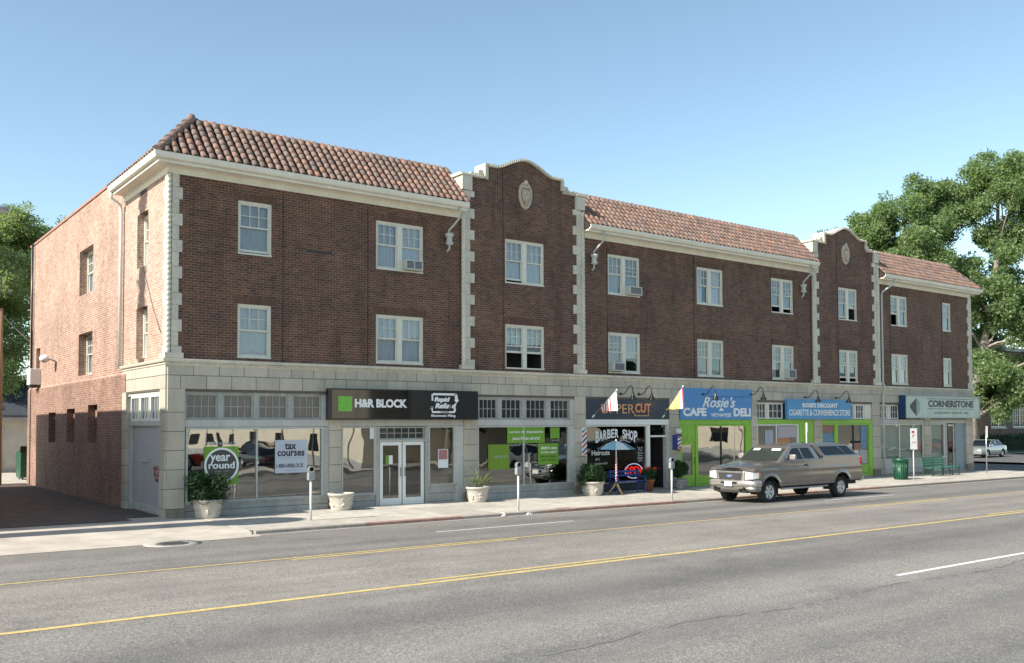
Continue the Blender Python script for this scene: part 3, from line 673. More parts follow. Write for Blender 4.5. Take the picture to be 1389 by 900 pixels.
# ---- double-hung windows
def window(x0, x1, z0, z1, dbl, yy=0., opened=(0, 0), cur=None, plane='y', xo=0.):
    """frame > sash, pane, curtain; opened: how far each lower sash is raised (0..1)"""
    w = x1-x0; h = z1-z0; f = MB(); c = .065
    f.box(0, w, .0, .09, h-c-.01, h); f.box(0, w, -.03, .1, 0, .05); f.box(0, c, 0, .09, .05, h-c-.01); f.box(w-c, w, 0, .09, .05, h-c-.01)
    units = [(c, w-c)]
    if dbl: m0 = w/2-.085; m1 = w/2+.085; f.box(m0, m1, -.005, .09, .05, h-c-.01); units = [(c, m0), (m1, w-c)]
    if plane == 'y': o = f.build('window', M_WINF, B, (x0, yy+.035, z0))
    else: o = f.build('window', M_WINF, B, (xo+.20, x1, z0)); o.rotation_euler = (0, 0, -math.pi/2)
    mid = h*.52
    for ui, (a, e) in enumerate(units):
        u = MB(); zt = h-c-.01; s = .042
        u.box(a, e, .03, .062, zt-s, zt); u.box(a, e, .03, .062, mid-.02, mid+.02); u.box(a, a+s, .03, .062, mid+.02, zt-s); u.box(e-s, e, .03, .062, mid+.02, zt-s)
        for k in (1, 2): xx = a+s+(e-a-2*s)*k/3; u.box(xx-.010, xx+.010, .034, .058, mid+.02, zt-s)
        zz = mid+.02+(zt-s-mid-.02)*.5; u.box(a+s, e-s, .036, .056, zz-.010, zz+.010)
        u.build('sash', M_WINF, o)
        op = opened[ui] if ui < len(opened) else 0; lz = .05+op*(mid-.12); l = MB(); lt = lz+mid-.05
        l.box(a, e, .068, .095, lz, lz+.07); l.box(a, e, .068, .095, lt-.035, lt); l.box(a, a+s, .068, .095, lz+.07, lt-.035); l.box(e-s, e, .068, .095, lz+.07, lt-.035)
        l.build('sash', M_WINF, o)
        MB().quad((a+s*.5, .046, mid), (e-s*.5, .046, mid), (e-s*.5, .046, zt-.02), (a+s*.5, .046, zt-.02)).build('pane', M_GLASS, o)
        MB().quad((a+s*.5, .08, lz+.03), (e-s*.5, .08, lz+.03), (e-s*.5, .08, lt), (a+s*.5, .08, lt)).build('pane', M_GLASS, o)
        kind = (cur[ui] if cur else 'w')
        if kind:
            mt = {'w': M_CURT, 'g': M_CURTD, 't': M_TEAL, 'h': M_CURT, 'p': M_CURT}[kind]
            lo = lz if op else .04; up = zt
            if kind == 't': up = mid+.03
            if kind == 'h': lo = mid*.75
            a1, e1 = (a, e) if kind != 'p' else (a, a+(e-a)*.62)
            n = 26; vs = []
            for k in range(n+1):
                xx = a1+(e1-a1)*k/n; dy = .125+.013*math.sin(k*1.35+ui*2)+.006*math.sin(k*.55)
                vs += [(xx, dy, lo), (xx, dy+.004, up)]
            b = MB(); b.add(vs, [(2*k, 2*k+2, 2*k+3, 2*k+1) for k in range(n)], 0, True); b.build('curtain', mt, o)
            if kind == 't': b = MB(); b.add([(x_, y_, z_+0) for x_, y_, z_ in [(a, .12, up), (e, .12, up), (e, .125, zt), (a, .125, zt)]], [(0, 1, 2, 3)]); b.build('curtain', M_CURT, o)
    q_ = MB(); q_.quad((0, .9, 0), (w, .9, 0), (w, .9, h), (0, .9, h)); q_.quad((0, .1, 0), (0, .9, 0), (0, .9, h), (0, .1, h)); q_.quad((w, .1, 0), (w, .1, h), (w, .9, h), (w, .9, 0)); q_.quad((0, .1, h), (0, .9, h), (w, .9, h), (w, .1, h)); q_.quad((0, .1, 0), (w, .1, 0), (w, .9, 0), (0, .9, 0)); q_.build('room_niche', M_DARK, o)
    return o
state = {(0, 0): ((.06,), 'w'), (0, 1): ((0,), 'w'), (1, 0): ((0, .0), 'ww'), (1, 1): ((0, 0), 'ww'), (2, 0): ((0.12, 0), 'ww'), (2, 1): ((.75, .75), 'ww'),
         (3, 0): ((0, .3), 'wg'), (3, 1): ((.3, 0), 'gh'), (4, 0): ((0, 0), 'pw'), (4, 1): ((0, 0), 'gt'), (5, 0): ((.35, .25), 'gg'), (5, 1): ((0, .3), 'pw'),
         (6, 0): ((.1, .8), 'gw'), (6, 1): ((.25, .25), 'gg'), (7, 0): ((.8, 0), 'gg'), (7, 1): ((0, 0), 'ww'), (8, 0): ((0,), 'g'), (8, 1): ((0,), 'g')}
WO = {}
for i, (a, c, d) in enumerate(WINS):
    yy = -.05 if any(abs((a+c)/2-gc) < GW for gc in (G1, G2)) else 0
    for j, z in enumerate((UP, LO)): WO[i, j] = window(a, c, z[0], z[1], d, yy, state[i, j][0], state[i, j][1])
window(1.9, 3.05, 7.33, 8.96, 0, cur='w', plane='x', xo=.0); window(1.9, 3.05, 4.6, 6.12, 0, cur='w', plane='x')
window(8.45, 10.5, 7.33, 8.97, 1, opened=(0, .3), cur='gg', plane='x', xo=.06); window(8.45, 10.5, 4.42, 5.93, 1, opened=(0, .2), cur='gg', plane='x', xo=.06)
window(17.5, 18.35, 5.05, 5.95, 0, cur='g', plane='x')
# ---- air conditioners
def aircon(x, z, y, w, label, n=1, h=.34):
    t = thing('air_conditioner', label, 'air conditioner', (x, y, z), group='window air conditioners')
    b = MB(); b.box(0, w, -.22, .12, 0, h); bevel(b.build('casing', M_TRIM, t), .012)
    for k in range(n):
        f0 = .05+k*(w-.06)/n if n > 1 else .07; f1 = f0+(w-.06)/n-.05 if n > 1 else w-.07
        g_ = MB().box(f0, f1, -.224, -.21, .05, h-.05).build('grille', mat('grille dark', (.06, .065, .07), .6), t)
        for q in range(5): MB().box(f0, f1, -.23, -.222, .07+q*(h-.13)/5, .082+q*(h-.13)/5).build('louvre', M_MGREY, g_)
    return t
aircon(7.47, 7.63, 0, .66, 'air conditioner with twin grilles in the second top floor window from the corner', 2, .33)
aircon(17.50, 7.62, 0, .70, 'air conditioner in the first top floor window right of the near gable')
aircon(16.63, 4.62, 0, .62, 'air conditioner in the lower window above the barber shop sign')
aircon(27.42, 4.62, 0, .58, 'air conditioner in the lower floor window just left of the far gable', 1, .42)
t = thing('air_conditioner', 'white air conditioner hanging under the rear window of the alley wall', 'air conditioner', (0, 17.3, 4.35), group='window air conditioners')
bevel(MB().box(-.42, 0, 0, .68, 0, .68).build('casing', M_WHITE, t), .02); MB().box(-.38, -.1, .1, .25, -.12, 0).box(-.38, -.1, .43, .58, -.12, 0).build('bracket', M_BLACK, t)
t = thing('wall_lamp', 'white flood lamp on a curved bracket high on the alley wall', 'lamp', (0, 14.2, 5.15))
MB().tube([(0, 0, .0), (-.3, 0, .12), (-.35, .1, .1)], .03, 8).build('bracket', M_MGREY, t); MB().ell((-.4, .2, .12), (.2, .22, .16)).build('lamp_head', M_WHITE, t)

# ---- rain goods
def hopper(x, s):
    b = MB(); b.tube([(x, -.46, 9.9), (x, -.44, 9.52), (x-s*.12, -.25, 9.28), (x-s*.22, -.13, 9.12), (x-s*.22, -.13, 9.0)], .035, 8)
    b.lathe([(.09, 9.02), (.15, 9.0), (.15, 8.92), (.10, 8.88), (.10, 8.72), (.14, 8.70), (.14, 8.66), (.05, 8.60)], x-s*.22, -.14, 8)
    b.tube([(x-s*.22, -.14, 8.62), (x-s*.22, -.14, 8.5), (x-s*.26, -.05, 8.40)], .035, 8)
    b.build('downspout', M_TRIM, B)
hopper(9.42, 1); hopper(15.95, 1); hopper(28.95, 1)
MB().tube([(35.9, -.46, 9.9), (35.9, -.42, 9.65), (35.25, -.14, 9.2), (35.2, -.13, 9.0), (35.2, -.13, 4.6), (35.2, -.22, 4.4), (35.2, -.2, 4.2), (35.2, -.13, 3.9), (35.2, -.13, 0)], .05, 10).build('downspout', M_TRIM, B, label='long white downspout running to the pavement')
MB().tube([(-.45, 4.35, 9.9), (-.42, 4.42, 9.72), (-.12, 4.5, 9.55), (-.1, 4.5, 9.3), (-.1, 4.5, 4.4)], .05, 10).build('downspout', M_WHITE, B)
MB().tube([(-.1, 18.9, 4.4), (-.1, 18.9, 10.62)], .04, 8).build('pipe', M_BLACK, B)
for x in (3.36, 6.2, 11.5, 15.0+3.0-1.5, 21.4, 26.5, 31.5, 36.15, 41.2):
    y = -.062 if any(abs(x-gc) < GW for gc in (G1, G2)) else -.012
    zt = gabz(x-G1) if abs(x-G1) < GW else gabz(x-G2) if abs(x-G2) < GW else 9.62
    MB().tube([(x, y, 4.47), (x+.01, y, 7), (x, y, zt-.1)], .007, 5).build('cable', M_BLACK, B)
MB().tube([(-.03, 2.9, 8.1), (-.03, 1.2, 5.9), (-.03, .5, 5.2)], .008, 4).build('cable', M_BLACK, B)
MB().box(4.15, 4.95, -.02, .01, 7.86, 7.92).build('vent_slot', M_BLACK, B)

# ---- shopfronts
def frame(name, x0, x1, z0, z1, t=.06, y0=.0, y1=.12, mt=M_TRIM, parent=B, bars=(), pane=M_SHOP, py=.06, glass=True):
    b = MB(); b.box(x0, x1, y0, y1, z1-t, z1); b.box(x0, x1, y0, y1, z0, z0+t); b.box(x0, x0+t, y0, y1, z0+t, z1-t); b.box(x1-t, x1, y0, y1, z0+t, z1-t)
    o = b.build(name, mt, parent)
    for bx in bars: MB().box(bx-.022, bx+.022, y0+.02, y1-.02, z0+t, z1-t).build('mullion', mt if mt is not M_GREEN else M_BLACK, o)
    xs = [x0+t*.5]+list(bars)+[x1-t*.5]
    if glass:
        for a, c in zip(xs[:-1], xs[1:]): MB().quad((a, py, z0+t*.5), (c, py, z0+t*.5), (c, py, z1-t*.5), (a, py, z1-t*.5)).build('pane', pane, o)
    return o
def transom(x0, x1, z0=2.78, z1=3.50, cols=4, pane=M_TRANS, y=.05, rows_=2, mt=M_TRIMD):
    b = MB(); b.box(x0, x1, y, y+.08, z1-.05, z1); b.box(x0, x1, y, y+.08, z0, z0+.05); b.box(x0, x0+.05, y, y+.08, z0+.05, z1-.05); b.box(x1-.05, x1, y, y+.08, z0+.05, z1-.05)
    o = b.build('transom_window', mt, B)
    for k in range(1, cols): xx = x0+.05+(x1-x0-.1)*k/cols; MB().box(xx-.011, xx+.011, y+.02, y+.06, z0+.05, z1-.05).build('muntin', mt, o)
    for k in range(1, rows_): zz = z0+.05+(z1-z0-.1)*k/rows_; MB().box(x0+.05, x1-.05, y+.024, y+.056, zz-.011, zz+.011).build('muntin', mt, o)
    for k in range(cols):
        for r in range(rows_):
            a = x0+.05+(x1-x0-.1)*k/cols; c = a+(x1-x0-.1)/cols; d = z0+.05+(z1-z0-.1)*r/rows_; e = d+(z1-z0-.1)/rows_
            j = random.uniform(-.004, .004)
            MB().quad((a+.005, y+.045+j, d+.005), (c-.005, y+.045-j, d+.005), (c-.005, y+.045, e-.005), (a+.005, y+.045, e-.005)).build('pane', pane, o)
    return o
def bulkhead(x0, x1, z1, mt=M_TRIMD, y=.03, n=3):
    z = -.2; hs = (z1+.2)/n
    for k in range(n): MB().box(x0, x1, y, .2, z+.006, z+hs-.006).build('siding_board', mt, B); z += hs
    MB().box(x0, x1, y-.05, .2, z1-.03, z1+.03).build('sill', mt, B)
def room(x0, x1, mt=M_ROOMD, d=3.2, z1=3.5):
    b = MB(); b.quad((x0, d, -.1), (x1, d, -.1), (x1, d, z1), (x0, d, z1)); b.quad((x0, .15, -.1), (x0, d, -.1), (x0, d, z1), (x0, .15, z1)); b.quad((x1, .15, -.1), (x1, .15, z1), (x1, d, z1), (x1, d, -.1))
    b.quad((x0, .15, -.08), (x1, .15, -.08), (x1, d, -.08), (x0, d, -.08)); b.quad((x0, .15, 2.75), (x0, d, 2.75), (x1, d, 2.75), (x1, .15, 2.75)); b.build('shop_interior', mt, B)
def beam(x0, x1, z0=2.57, z1=2.77, mt=M_CREAM, y=-.0): MB().box(x0, x1, y, .2, z0, z1).build('lintel_beam', mt, B)
bays = [(.5, 4.87), (5.29, 9.84), (10.42, 14.8), (15.36, 19.86), (20.42, 24.98), (25.4, 29.56), (30.16, 34.36), (35.02, 39.22), (39.86, 43.6)]
cols_b = [M_TRIM, M_TRIM, M_TRIM, M_WHITE, M_GREEN, M_GREEN, M_GREEN, M_TRIM, M_TRIM]
for (a, c), mt in zip(bays, cols_b):
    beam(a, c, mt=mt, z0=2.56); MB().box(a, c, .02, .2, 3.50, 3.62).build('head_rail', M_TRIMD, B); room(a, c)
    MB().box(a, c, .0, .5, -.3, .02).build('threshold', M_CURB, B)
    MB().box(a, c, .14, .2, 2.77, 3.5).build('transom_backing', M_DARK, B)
for xs_ in ([(.52, 1.43), (1.58, 2.48), (2.63, 3.55), (3.70, 4.62)], [(10.50, 11.30), (11.46, 12.37), (12.55, 13.48), (13.67, 14.58)]):
    for a, c in xs_: transom(a, c, pane=M_TRANS if a < 5 else M_TRANSD)
    for (a, c), (d, e) in zip(xs_[:-1], xs_[1:]): MB().box(c+.005, d-.005, .02, .13, 2.78, 3.5).build('mullion_post', M_TRIMD, B)
MB().box(4.63, 4.87, .0, .13, 2.78, 3.5).build('mullion_post', M_TRIM, B); MB().box(14.6, 14.8, .0, .13, 2.78, 3.5).build('mullion_post', M_TRIM, B)
for a, c in ((25.42, 26.12), (26.28, 27.3), (32.42, 32.86), (33.02, 33.75), (35.1, 35.8), (36.1, 36.85), (23.2, 23.3)):
    if a > 24: transom(a, c, 2.8, 3.5, 3, M_TRANSD, mt=M_WHITE)
for a, c in ((26.13, 26.27), (32.88, 33.0), (35.82, 36.08), (33.77, 34.34)): MB().box(a, c, .03, .13, 2.78, 3.5).build('mullion_post', M_WINF, B)
# bay 0
frame('shop_window', .53, 4.70, .42, 2.55, .06, bars=(2.6,)); bulkhead(.5, 4.87, .42); MB().box(4.70, 4.87, -.01, .2, .42, 2.55).build('mullion_post', M_TRIMD, B)
# bay 1 : double door
frame('shop_window', 5.31, 6.50, .42, 2.55, .05); bulkhead(5.29, 6.52, .42)
MB().box(6.50, 6.62, -.01, .2, 0, 2.55).build('mullion_post', M_TRIMD, B); MB().box(8.33, 8.47, -.01, .2, 0, 2.55).build('mullion_post', M_TRIMD, B)
transom(6.62, 8.33, 2.12, 2.54, 6, M_TRANSD, .04, 2)
def door(x0, x1, z0, z1, mt, y=.03, hx=None, st=.11, pane=M_SHOPD, kick=.12, label=None):
    b = MB(); b.box(x0, x1, y, y+.05, z1-st, z1); b.box(x0, x1, y, y+.05, z0, z0+st+kick); b.box(x0, x0+st, y, y+.05, z0+st+kick, z1-st); b.box(x1-st, x1, y, y+.05, z0+st+kick, z1-st)
    o = b.build('door', mt, B, label=label); MB().quad((x0+st*.5, y+.025, z0+st), (x1-st*.5, y+.025, z0+st), (x1-st*.5, y+.025, z1-st*.5), (x0+st*.5, y+.025, z1-st*.5)).build('pane', pane, o)
    hx = hx or x1-.07; MB().tube([(hx, y-.01, .95), (hx, y-.05, .97), (hx, y-.05, 1.2), (hx, y-.01, 1.22)], .012, 6).build('handle', M_BLACK, o); return o
MB().box(6.62, 8.33, .0, .12, 2.06, 2.12).build('head_rail', M_TRIM, B)
door(6.66, 7.46, .02, 2.05, M_WHITE, hx=7.40); door(7.50, 8.30, .02, 2.05, M_WHITE, hx=7.56)
frame('shop_window', 8.47, 9.52, .60, 2.55, .05); MB().box(9.52, 9.84, -.01, .2, 0, 2.55).build('mullion_post', M_TRIM, B); bulkhead(8.47, 9.6, .60)
# bay 2
frame('shop_window', 10.44, 14.56, .42, 2.55, .05, bars=(12.46,)); bulkhead(10.42, 14.8, .42); MB().box(14.56, 14.8, -.01, .2, .42, 2.55).build('mullion_post', M_TRIM, B)
# bay 3 barber
frame('shop_window', 15.38, 18.62, .3, 2.55, .05, mt=M_WINF, pane=glassmat('barber glass', (.5, .52, .5), .07, 1., .004)); bulkhead(15.36, 18.62, .3, mat('dark tiles', (.03, .05, .08), .4), n=2)
MB().box(18.62, 18.76, -.01, .2, 0, 2.55).build('mullion_post', M_WHITE, B); MB().box(19.70, 19.86, -.01, .2, 0, 2.55).build('mullion_post', M_TRIM, B)
MB().box(18.76, 19.70, 0, .15, 2.07, 2.14).build('head_rail', M_WHITE, B); MB().quad((18.76, .08, 2.14), (19.70, .08, 2.14), (19.7, .08, 2.56), (18.76, .08, 2.56)).build('transom_pane', M_SHOPD, B)
MB().box(18.76, 19.70, .1, 1.3, -.02, .03).build('threshold', M_CURB, B); o = door(18.80, 19.66, .03, 2.07, M_BLACK, y=.9, st=.09)
# bay 4 cafe
def green_door(x0, x1):
    MB().box(x0, x1, .02, .15, 1.93, 2.56).build('boarded_transom', M_GREEN, B)
    for k in range(4): a = x0+.06+k*(x1-x0-.12)/4; MB().box(a+.01, a+(x1-x0-.12)/4-.01, .0, .03, 1.98, 2.5).build('transom_board', M_GREEN, B)
    MB().box(x0, x1, -.02, .12, 1.88, 1.94).build('head_rail', M_GREEN, B)
    return door(x0+.03, x1-.03, .03, 1.88, M_GREEN, y=.02, st=.15, pane=glassmat('curtained door glass', (.8, .8, .8), .15), kick=.3)
green_door(20.44, 21.42); MB().box(20.60, 21.26, .10, .11, .4, 1.8).build('door_blind', mat('door blind', (.42, .41, .38), .8, var=.1, scale=8), B)
MB().box(21.42, 21.52, -.015, .2, 0, 2.56).build('mullion_post', M_GREEN, B); frame('shop_window', 21.52, 24.70, .38, 2.55, .06, mt=M_GREEN, bars=(23.07,), pane=M_SHOP); bulkhead(21.52, 24.98, .38, M_GREEN, n=2); MB().box(24.70, 24.98, -.01, .2, .4, 2.56).build('mullion_post', M_GREEN, B)
# bay 5 convenience store
frame('shop_window', 25.42, 28.38, .38, 2.55, .05, mt=M_WHITE, bars=(26.82,)); bulkhead(25.4, 28.4, .38, M_GREEN, n=2); green_door(28.40, 29.56)
MB().box(28.75, 29.3, -.004, .012, 1.0, 1.72).build('notice_panel', M_MGREY, B)
# bay 6
frame('shop_window', 30.18, 31.24, .5, 2.55, .05, mt=M_GREEN); MB().box(31.24, 31.42, -.01, .2, 0, 2.56).build('mullion_post', M_GREEN, B)
frame('shop_window', 31.42, 34.1, .5, 2.55, .05, mt=M_GREEN, bars=(32.8,)); bulkhead(30.16, 34.36, .5, M_GREEN, n=2); MB().box(34.1, 34.36, -.015, .2, 0, 2.56).build('mullion_post', M_GREEN, B)
# bay 7, 8 office with pale blinds
M_OFF = glassmat('office glass', (.92, .95, .93), .10, 1., .005); frame('shop_window', 35.05, 39.2, .72, 2.55, .05, mt=M_WINF, bars=(36.9, 38.2), pane=M_OFF); bulkhead(35.02, 39.22, .72, M_TRIM, n=2)
frame('shop_window', 39.88, 41.34, .72, 2.55, .05, mt=M_WINF, pane=M_OFF); bulkhead(39.86, 41.4, .72, M_TRIM, n=2)
for a, c in ((35.1, 39.15), (39.93, 41.3)):
    x = a
    while x < c-.05: MB().add([(x, .175, .75), (x+.11, .165, .75), (x+.11, .165, 2.5), (x, .175, 2.5)], [(0, 1, 2, 3)]).build('blind_slat', M_BLIND, B); x += .105
MB().box(41.34, 41.55, -.01, .2, 0, 2.56).build('mullion_post', M_MGREY, B); MB().box(41.55, 41.7, .02, .2, 0, 2.56).build('mullion_post', M_DARK, B)
door(41.72, 42.55, .03, 2.5, M_WINF, y=.12, st=.09); MB().box(42.55, 43.6, .05, .2, 0, 2.56).build('side_panel', mat('slate panel', (.19, .25, .28), .5), B)
# west side opening
MB().box(.08, .15, .5, 3.9, -.1, 3.6).build('side_panel', mat('grey panel', (.40, .40, .41), .6, var=.05, streak=.1), B)
b = MB(); b.box(0.0, .1, .5, 3.86, 2.60, 2.74); b.box(0, .1, .5, 3.86, 3.5, 3.6); b.box(.02, .1, 3.6, 3.86, -.1, 2.6); b.box(.05, .1, .56, 3.6, .1, .3); b.build('door_surround', M_TRIM, B)
for k, y in enumerate((.62, 1.62, 2.62)):
    b = MB(); b.box(.0, .06, y, y+.92, 3.43, 3.5); b.box(.0, .06, y, y+.92, 2.74, 2.81); b.box(0, .06, y, y+.06, 2.81, 3.43); b.box(0, .06, y+.86, y+.92, 2.81, 3.43)
    o = b.build('transom_window', M_WHITE, B)
    for j in (1, 2): MB().box(.02, .05, y+.06+.8*j/3-.01, y+.06+.8*j/3+.01, 2.81, 3.43).build('muntin', M_WHITE, o)
    MB().box(.065, .07, y+.05, y+.87, 2.8, 3.44).build('pane', M_TRANSD, o)
MB().box(.03, .08, 1.9, 2.6, 1.55, 1.62).build('door_rail', M_TRIM, B)
# red scrawled graffiti on the grey panel
b = MB()
for row, (ys0, zs0, n_) in enumerate(((.72, 1.34, 7), (.78, 1.16, 6), (.95, 1.02, 3))):
    for q in range(n_):
        y0 = ys0+q*.105; pts = [(.072, y0+random.uniform(0, .03), zs0-.02), (.072, y0+random.uniform(.0, .08), zs0+random.uniform(.08, .15)), (.072, y0+random.uniform(.04, .1), zs0+random.uniform(-.05, .06)), (.072, y0+random.uniform(.0, .1), zs0+random.uniform(-.08, .1)), (.072, y0+.1, zs0+random.uniform(0, .1))]
        b.tube(pts, .007, 4)
o = b.build('graffiti', mat('red spray paint', (.42, .10, .09), .7), B, label='small red scrawl sprayed on the grey side panel')

# ================================================================ SIGNS AND LETTERING
def text(s, x, y, z, size, m, parent, w=None, align='CENTER', bold=0., ext=.004, shear=0., rz=0., name='lettering', fh=None):
    """raised lettering facing the street; w: wanted width in metres; fh: wanted cap height"""
    c = bpy.data.curves.new(name, 'FONT'); c.body = s; c.size = size; c.align_x = align; c.align_y = 'CENTER'; c.extrude = ext; c.offset = bold; c.shear = shear; c.resolution_u = 3
    c.materials.append(m); o = link(bpy.data.objects.new(name, c)); o.parent = parent; o.location = (x, y, z); o.rotation_euler = (math.pi/2, 0, rz)
    if w or fh:
        bpy.context.view_layer.update(); d = o.dimensions
        o.scale = ((w/d.x) if w else 1, (fh/d.y) if fh else 1, 1)
    return o
M_LW = mat('white lettering', (.80, .80, .78), .5, var=.02); M_LG = mat('faded grey lettering', (.40, .41, .42), .6, var=.02); M_LK = mat('black lettering', (.02, .02, .025), .5, var=.02)
# tax office sign box
t = thing('shop_sign', 'long black box sign of the tax office with a green square', 'sign', (4.75, -.36, 2.76))
o = MB().box(0, 2.78, 0, .32, 0, .96).box(2.80, 5.45, 0, .32, 0, .96).build('sign_box', M_BLACK, t)
for a, c in ((0, 2.78), (2.80, 5.45)):
    MB().box(a+.045, c-.045, -.004, .0, .045, .915).build('sign_face', M_BLACKG if a == 0 else M_BLACK, t)
MB().box(.26, .72, -.012, -.004, .26, .72).build('green_square', mat('logo green', (.16, .46, .05), .4), t)
text('H&R BLOCK', 1.72, -.012, .50, .3, M_LW, t, w=1.86, fh=.27, bold=.014)
b = MB()
def rbox(b, x0, x1, z0, z1, th, y=-.014):
    b.tube([(x0, y, z0), (x0, y, z1), (x1, y, z1)], th/2, 4)
b = MB(); b.box(3.66, 4.56, -.014, -.005, .80, .87); b.prism([(4.50, .87), (4.60, .84), (4.63, .66), (4.68, .66), (4.58, .55), (4.47, .66), (4.52, .66), (4.50, .80)], -.014, -.005)
b.box(3.60, 3.66, -.014, -.005, .62, .84); b.prism([(3.52, .33), (3.60, .43), (3.56, .43), (3.56, .30), (3.62, .22), (4.48, .22), (4.54, .28), (4.54, .38), (4.48, .38), (4.46, .28), (3.64, .28), (3.64, .43), (3.68, .43)], -.014, -.005)
b.build('arrow_emblem', M_LW, t)
text('Rapid', 3.98, -.014, .66, .2, M_LW, t, w=.62, fh=.20, bold=.012, shear=.25); text('Refund', 4.12, -.014, .45, .2, M_LW, t, w=.84, fh=.18, bold=.012, shear=.25)
text('LOANS', 4.1, -.018, .25, .08, M_LK, t, w=.34, fh=.05); text('Electronic Filing', 4.05, -.014, .13, .1, M_LW, t, w=.95, fh=.10, bold=.003)
# barber
t = thing('shop_sign', 'dark slate sign panel with copper letters over the barber shop', 'sign', (15.37, -.01, 2.78))
MB().box(0, 4.48, 0, .1, 0, .77).build('sign_board', M_SLATE, t)
text('UPPER', 1.62, -.02, .38, .4, M_COPPER, t, w=1.75, fh=.36, bold=.0, ext=.012); text('CUT', 2.98, -.02, .42, .4, mat('red copper letters', (.72, .28, .14), .4), t, w=.86, fh=.36, bold=.012, ext=.012)
MB().box(2.52, 3.30, -.03, -.01, .12, .15).box(3.27, 3.30, -.03, -.01, .15, .24).box(2.52, 2.55, -.03, -.01, .15, .24).build('underline', M_COPPER, t)
# window lettering of the barber shop (flat print on the glass)
t = thing('window_lettering', 'white BARBER SHOP lettering arched across the dark barber window', 'lettering', (15.38, .045, 0))
s_ = 'BARBER SHOP'
for i, chh in enumerate(s_):
    if chh == ' ': continue
    u = i/10; x = .60+u*2.02; z = 2.02+.20*math.sin(math.pi*(.1+.8*u))-.0
    text(chh, x, 0, z+.0, .3, M_LW, t, w=.185, fh=.44 if i in (0, 10) else .33+.06*abs(u-.5)*2, bold=.010, ext=.001)
b = MB(); b.tube([(1.45+.1*k, -.002, 1.93-.05*math.sin(k*.9)) for k in range(10)], .012, 4); b.build('flourish', M_LW, t)
text('Haircuts', .78, 0, 1.50, .2, M_LW, t, w=.92, fh=.19, bold=.004, ext=.001); text('$12', .62, 0, 1.26, .1, M_LW, t, w=.2, fh=.09, ext=.001); text('Seniors $10', .82, 0, 1.10, .1, M_LW, t, w=.62, fh=.09, ext=.001)
for k, q in enumerate(('Tues - Fri', '9 to 6', 'Saturday', '8 to 4', 'Closed', 'Sun Mon')): text(q, 2.88, 0, 1.66-k*.10, .08, M_LW, t, w=.28 if k % 2 == 0 else .2, fh=.07, ext=.001)
t = thing('neon_sign', 'red and white neon OPEN sign low in the barber window', 'neon sign', (17.97, .12, .76))
NR = emit('red neon', (1, .03, .02), 1.3); NW = emit('white neon', (.6, .75, 1), .8)
for k, ch in enumerate('OPEN'): text(ch, -.31+.21*k, 0, 0, .3, NR, t, w=.17, fh=.30, bold=-.002, ext=.004)
MB().tube([(.47*math.cos(w), 0, .28*math.sin(w)+.0) for w in np.linspace(0, 2*math.pi, 33)], .016, 6).build('oval_tube', NW, t)
# cafe sign
t = thing('shop_sign', 'large blue cafe and deli sign with white lettering', 'sign', (20.45, -.07, 2.77))
MB().box(0, 4.54, 0, .06, 0, 1.29).build('sign_board', M_BLUE, t)

text("Rosie's", 2.32, -.006, .70, .5, M_LW, t, w=2.1, fh=.46, bold=.008, shear=.4); text('CAFE', .86, -.006, .29, .4, M_LW, t, w=1.42, fh=.35, bold=.02); text('DELI', 3.88, -.006, .29, .4, M_LW, t, w=1.14, fh=.36, bold=.02)
text('VIETNAMESE', 2.50, -.006, .18, .2, M_LW, t, w=1.28, fh=.15, bold=.004)
b = MB(); b.prism([(2.36, .36), (2.70, .36), (2.62, .42), (2.6, .46), (2.5, .49), (2.42, .45)], -.01, -.003); b.build('rice_bowl_emblem', M_LW, t)
# convenience store sign
t = thing('shop_sign', 'blue convenience store sign with two rows of white capitals', 'sign', (27.36, -.17, 2.79))
MB().box(0, 4.93, 0, .14, 0, .89).build('sign_board', mat('sky blue sign paint', (.07, .28, .50), .5, var=.08, scale=2), t); b = MB(); b.box(-.02, 4.95, -.008, .0, .87, .905); b.box(-.02, 4.95, -.008, 0, -.015, .015); b.box(-.02, .015, -.008, 0, .015, .87); b.box(4.915, 4.95, -.008, 0, .015, .87); b.build('sign_edge', mat('pale blue edge', (.12, .28, .52), .5), t)
text("ROSIE'S DISCOUNT", 2.47, -.006, .62, .3, M_LW, t, w=2.75, fh=.21, bold=.012); text('CIGARETTE & CONVENIENCE STORE', 2.47, -.006, .28, .3, M_LW, t, w=4.75, fh=.28, bold=.004)
# corner office awning box
t = thing('awning_sign', 'wide pale green box sign of the corner apartment office with navy end', 'sign', (36.78, -.40, 2.84))
MB().box(0, 7.58, .0, .36, 0, 1.16).build('sign_box', M_SAGE, t); MB().box(-.02, 0, -.0, .36, -.01, 1.17).build('end_panel', M_NAVY, t)
b = MB(); b.box(0, 7.6, -.03, -.0, 1.12, 1.17); b.box(0, 7.6, -.03, 0, -.02, .03); b.box(7.56, 7.6, -.03, 0, .03, 1.12); b.box(0, .03, -.03, 0, .03, 1.12); b.build('edge_trim', M_MGREY, t)
MB().prism([(.42, .52), (1.02, .10), (1.02, 1.03), (.42, .66)], -.012, -.002).build('facet_emblem', mat('dark brown', (.05, .035, .035), .5), t)
MB().prism([(1.08, .14), (1.34, .34), (1.34, .82), (1.08, 1.0)], -.012, -.002).build('facet_emblem', mat('faded teal', (.25, .36, .31), .5), t)
M_LT = mat('weathered black lettering', (.055, .05, .05), .5, var=.15, scale=20)
text('CORNERSTONE', 4.55, -.008, .74, .4, M_LT, t, w=4.75, fh=.37, bold=.016); MB().box(1.95, 7.1, -.008, -.003, 1.0, 1.025).box(2.1, 6.9, -.008, -.003, .475, .50).build('rule_line', M_LT, t)
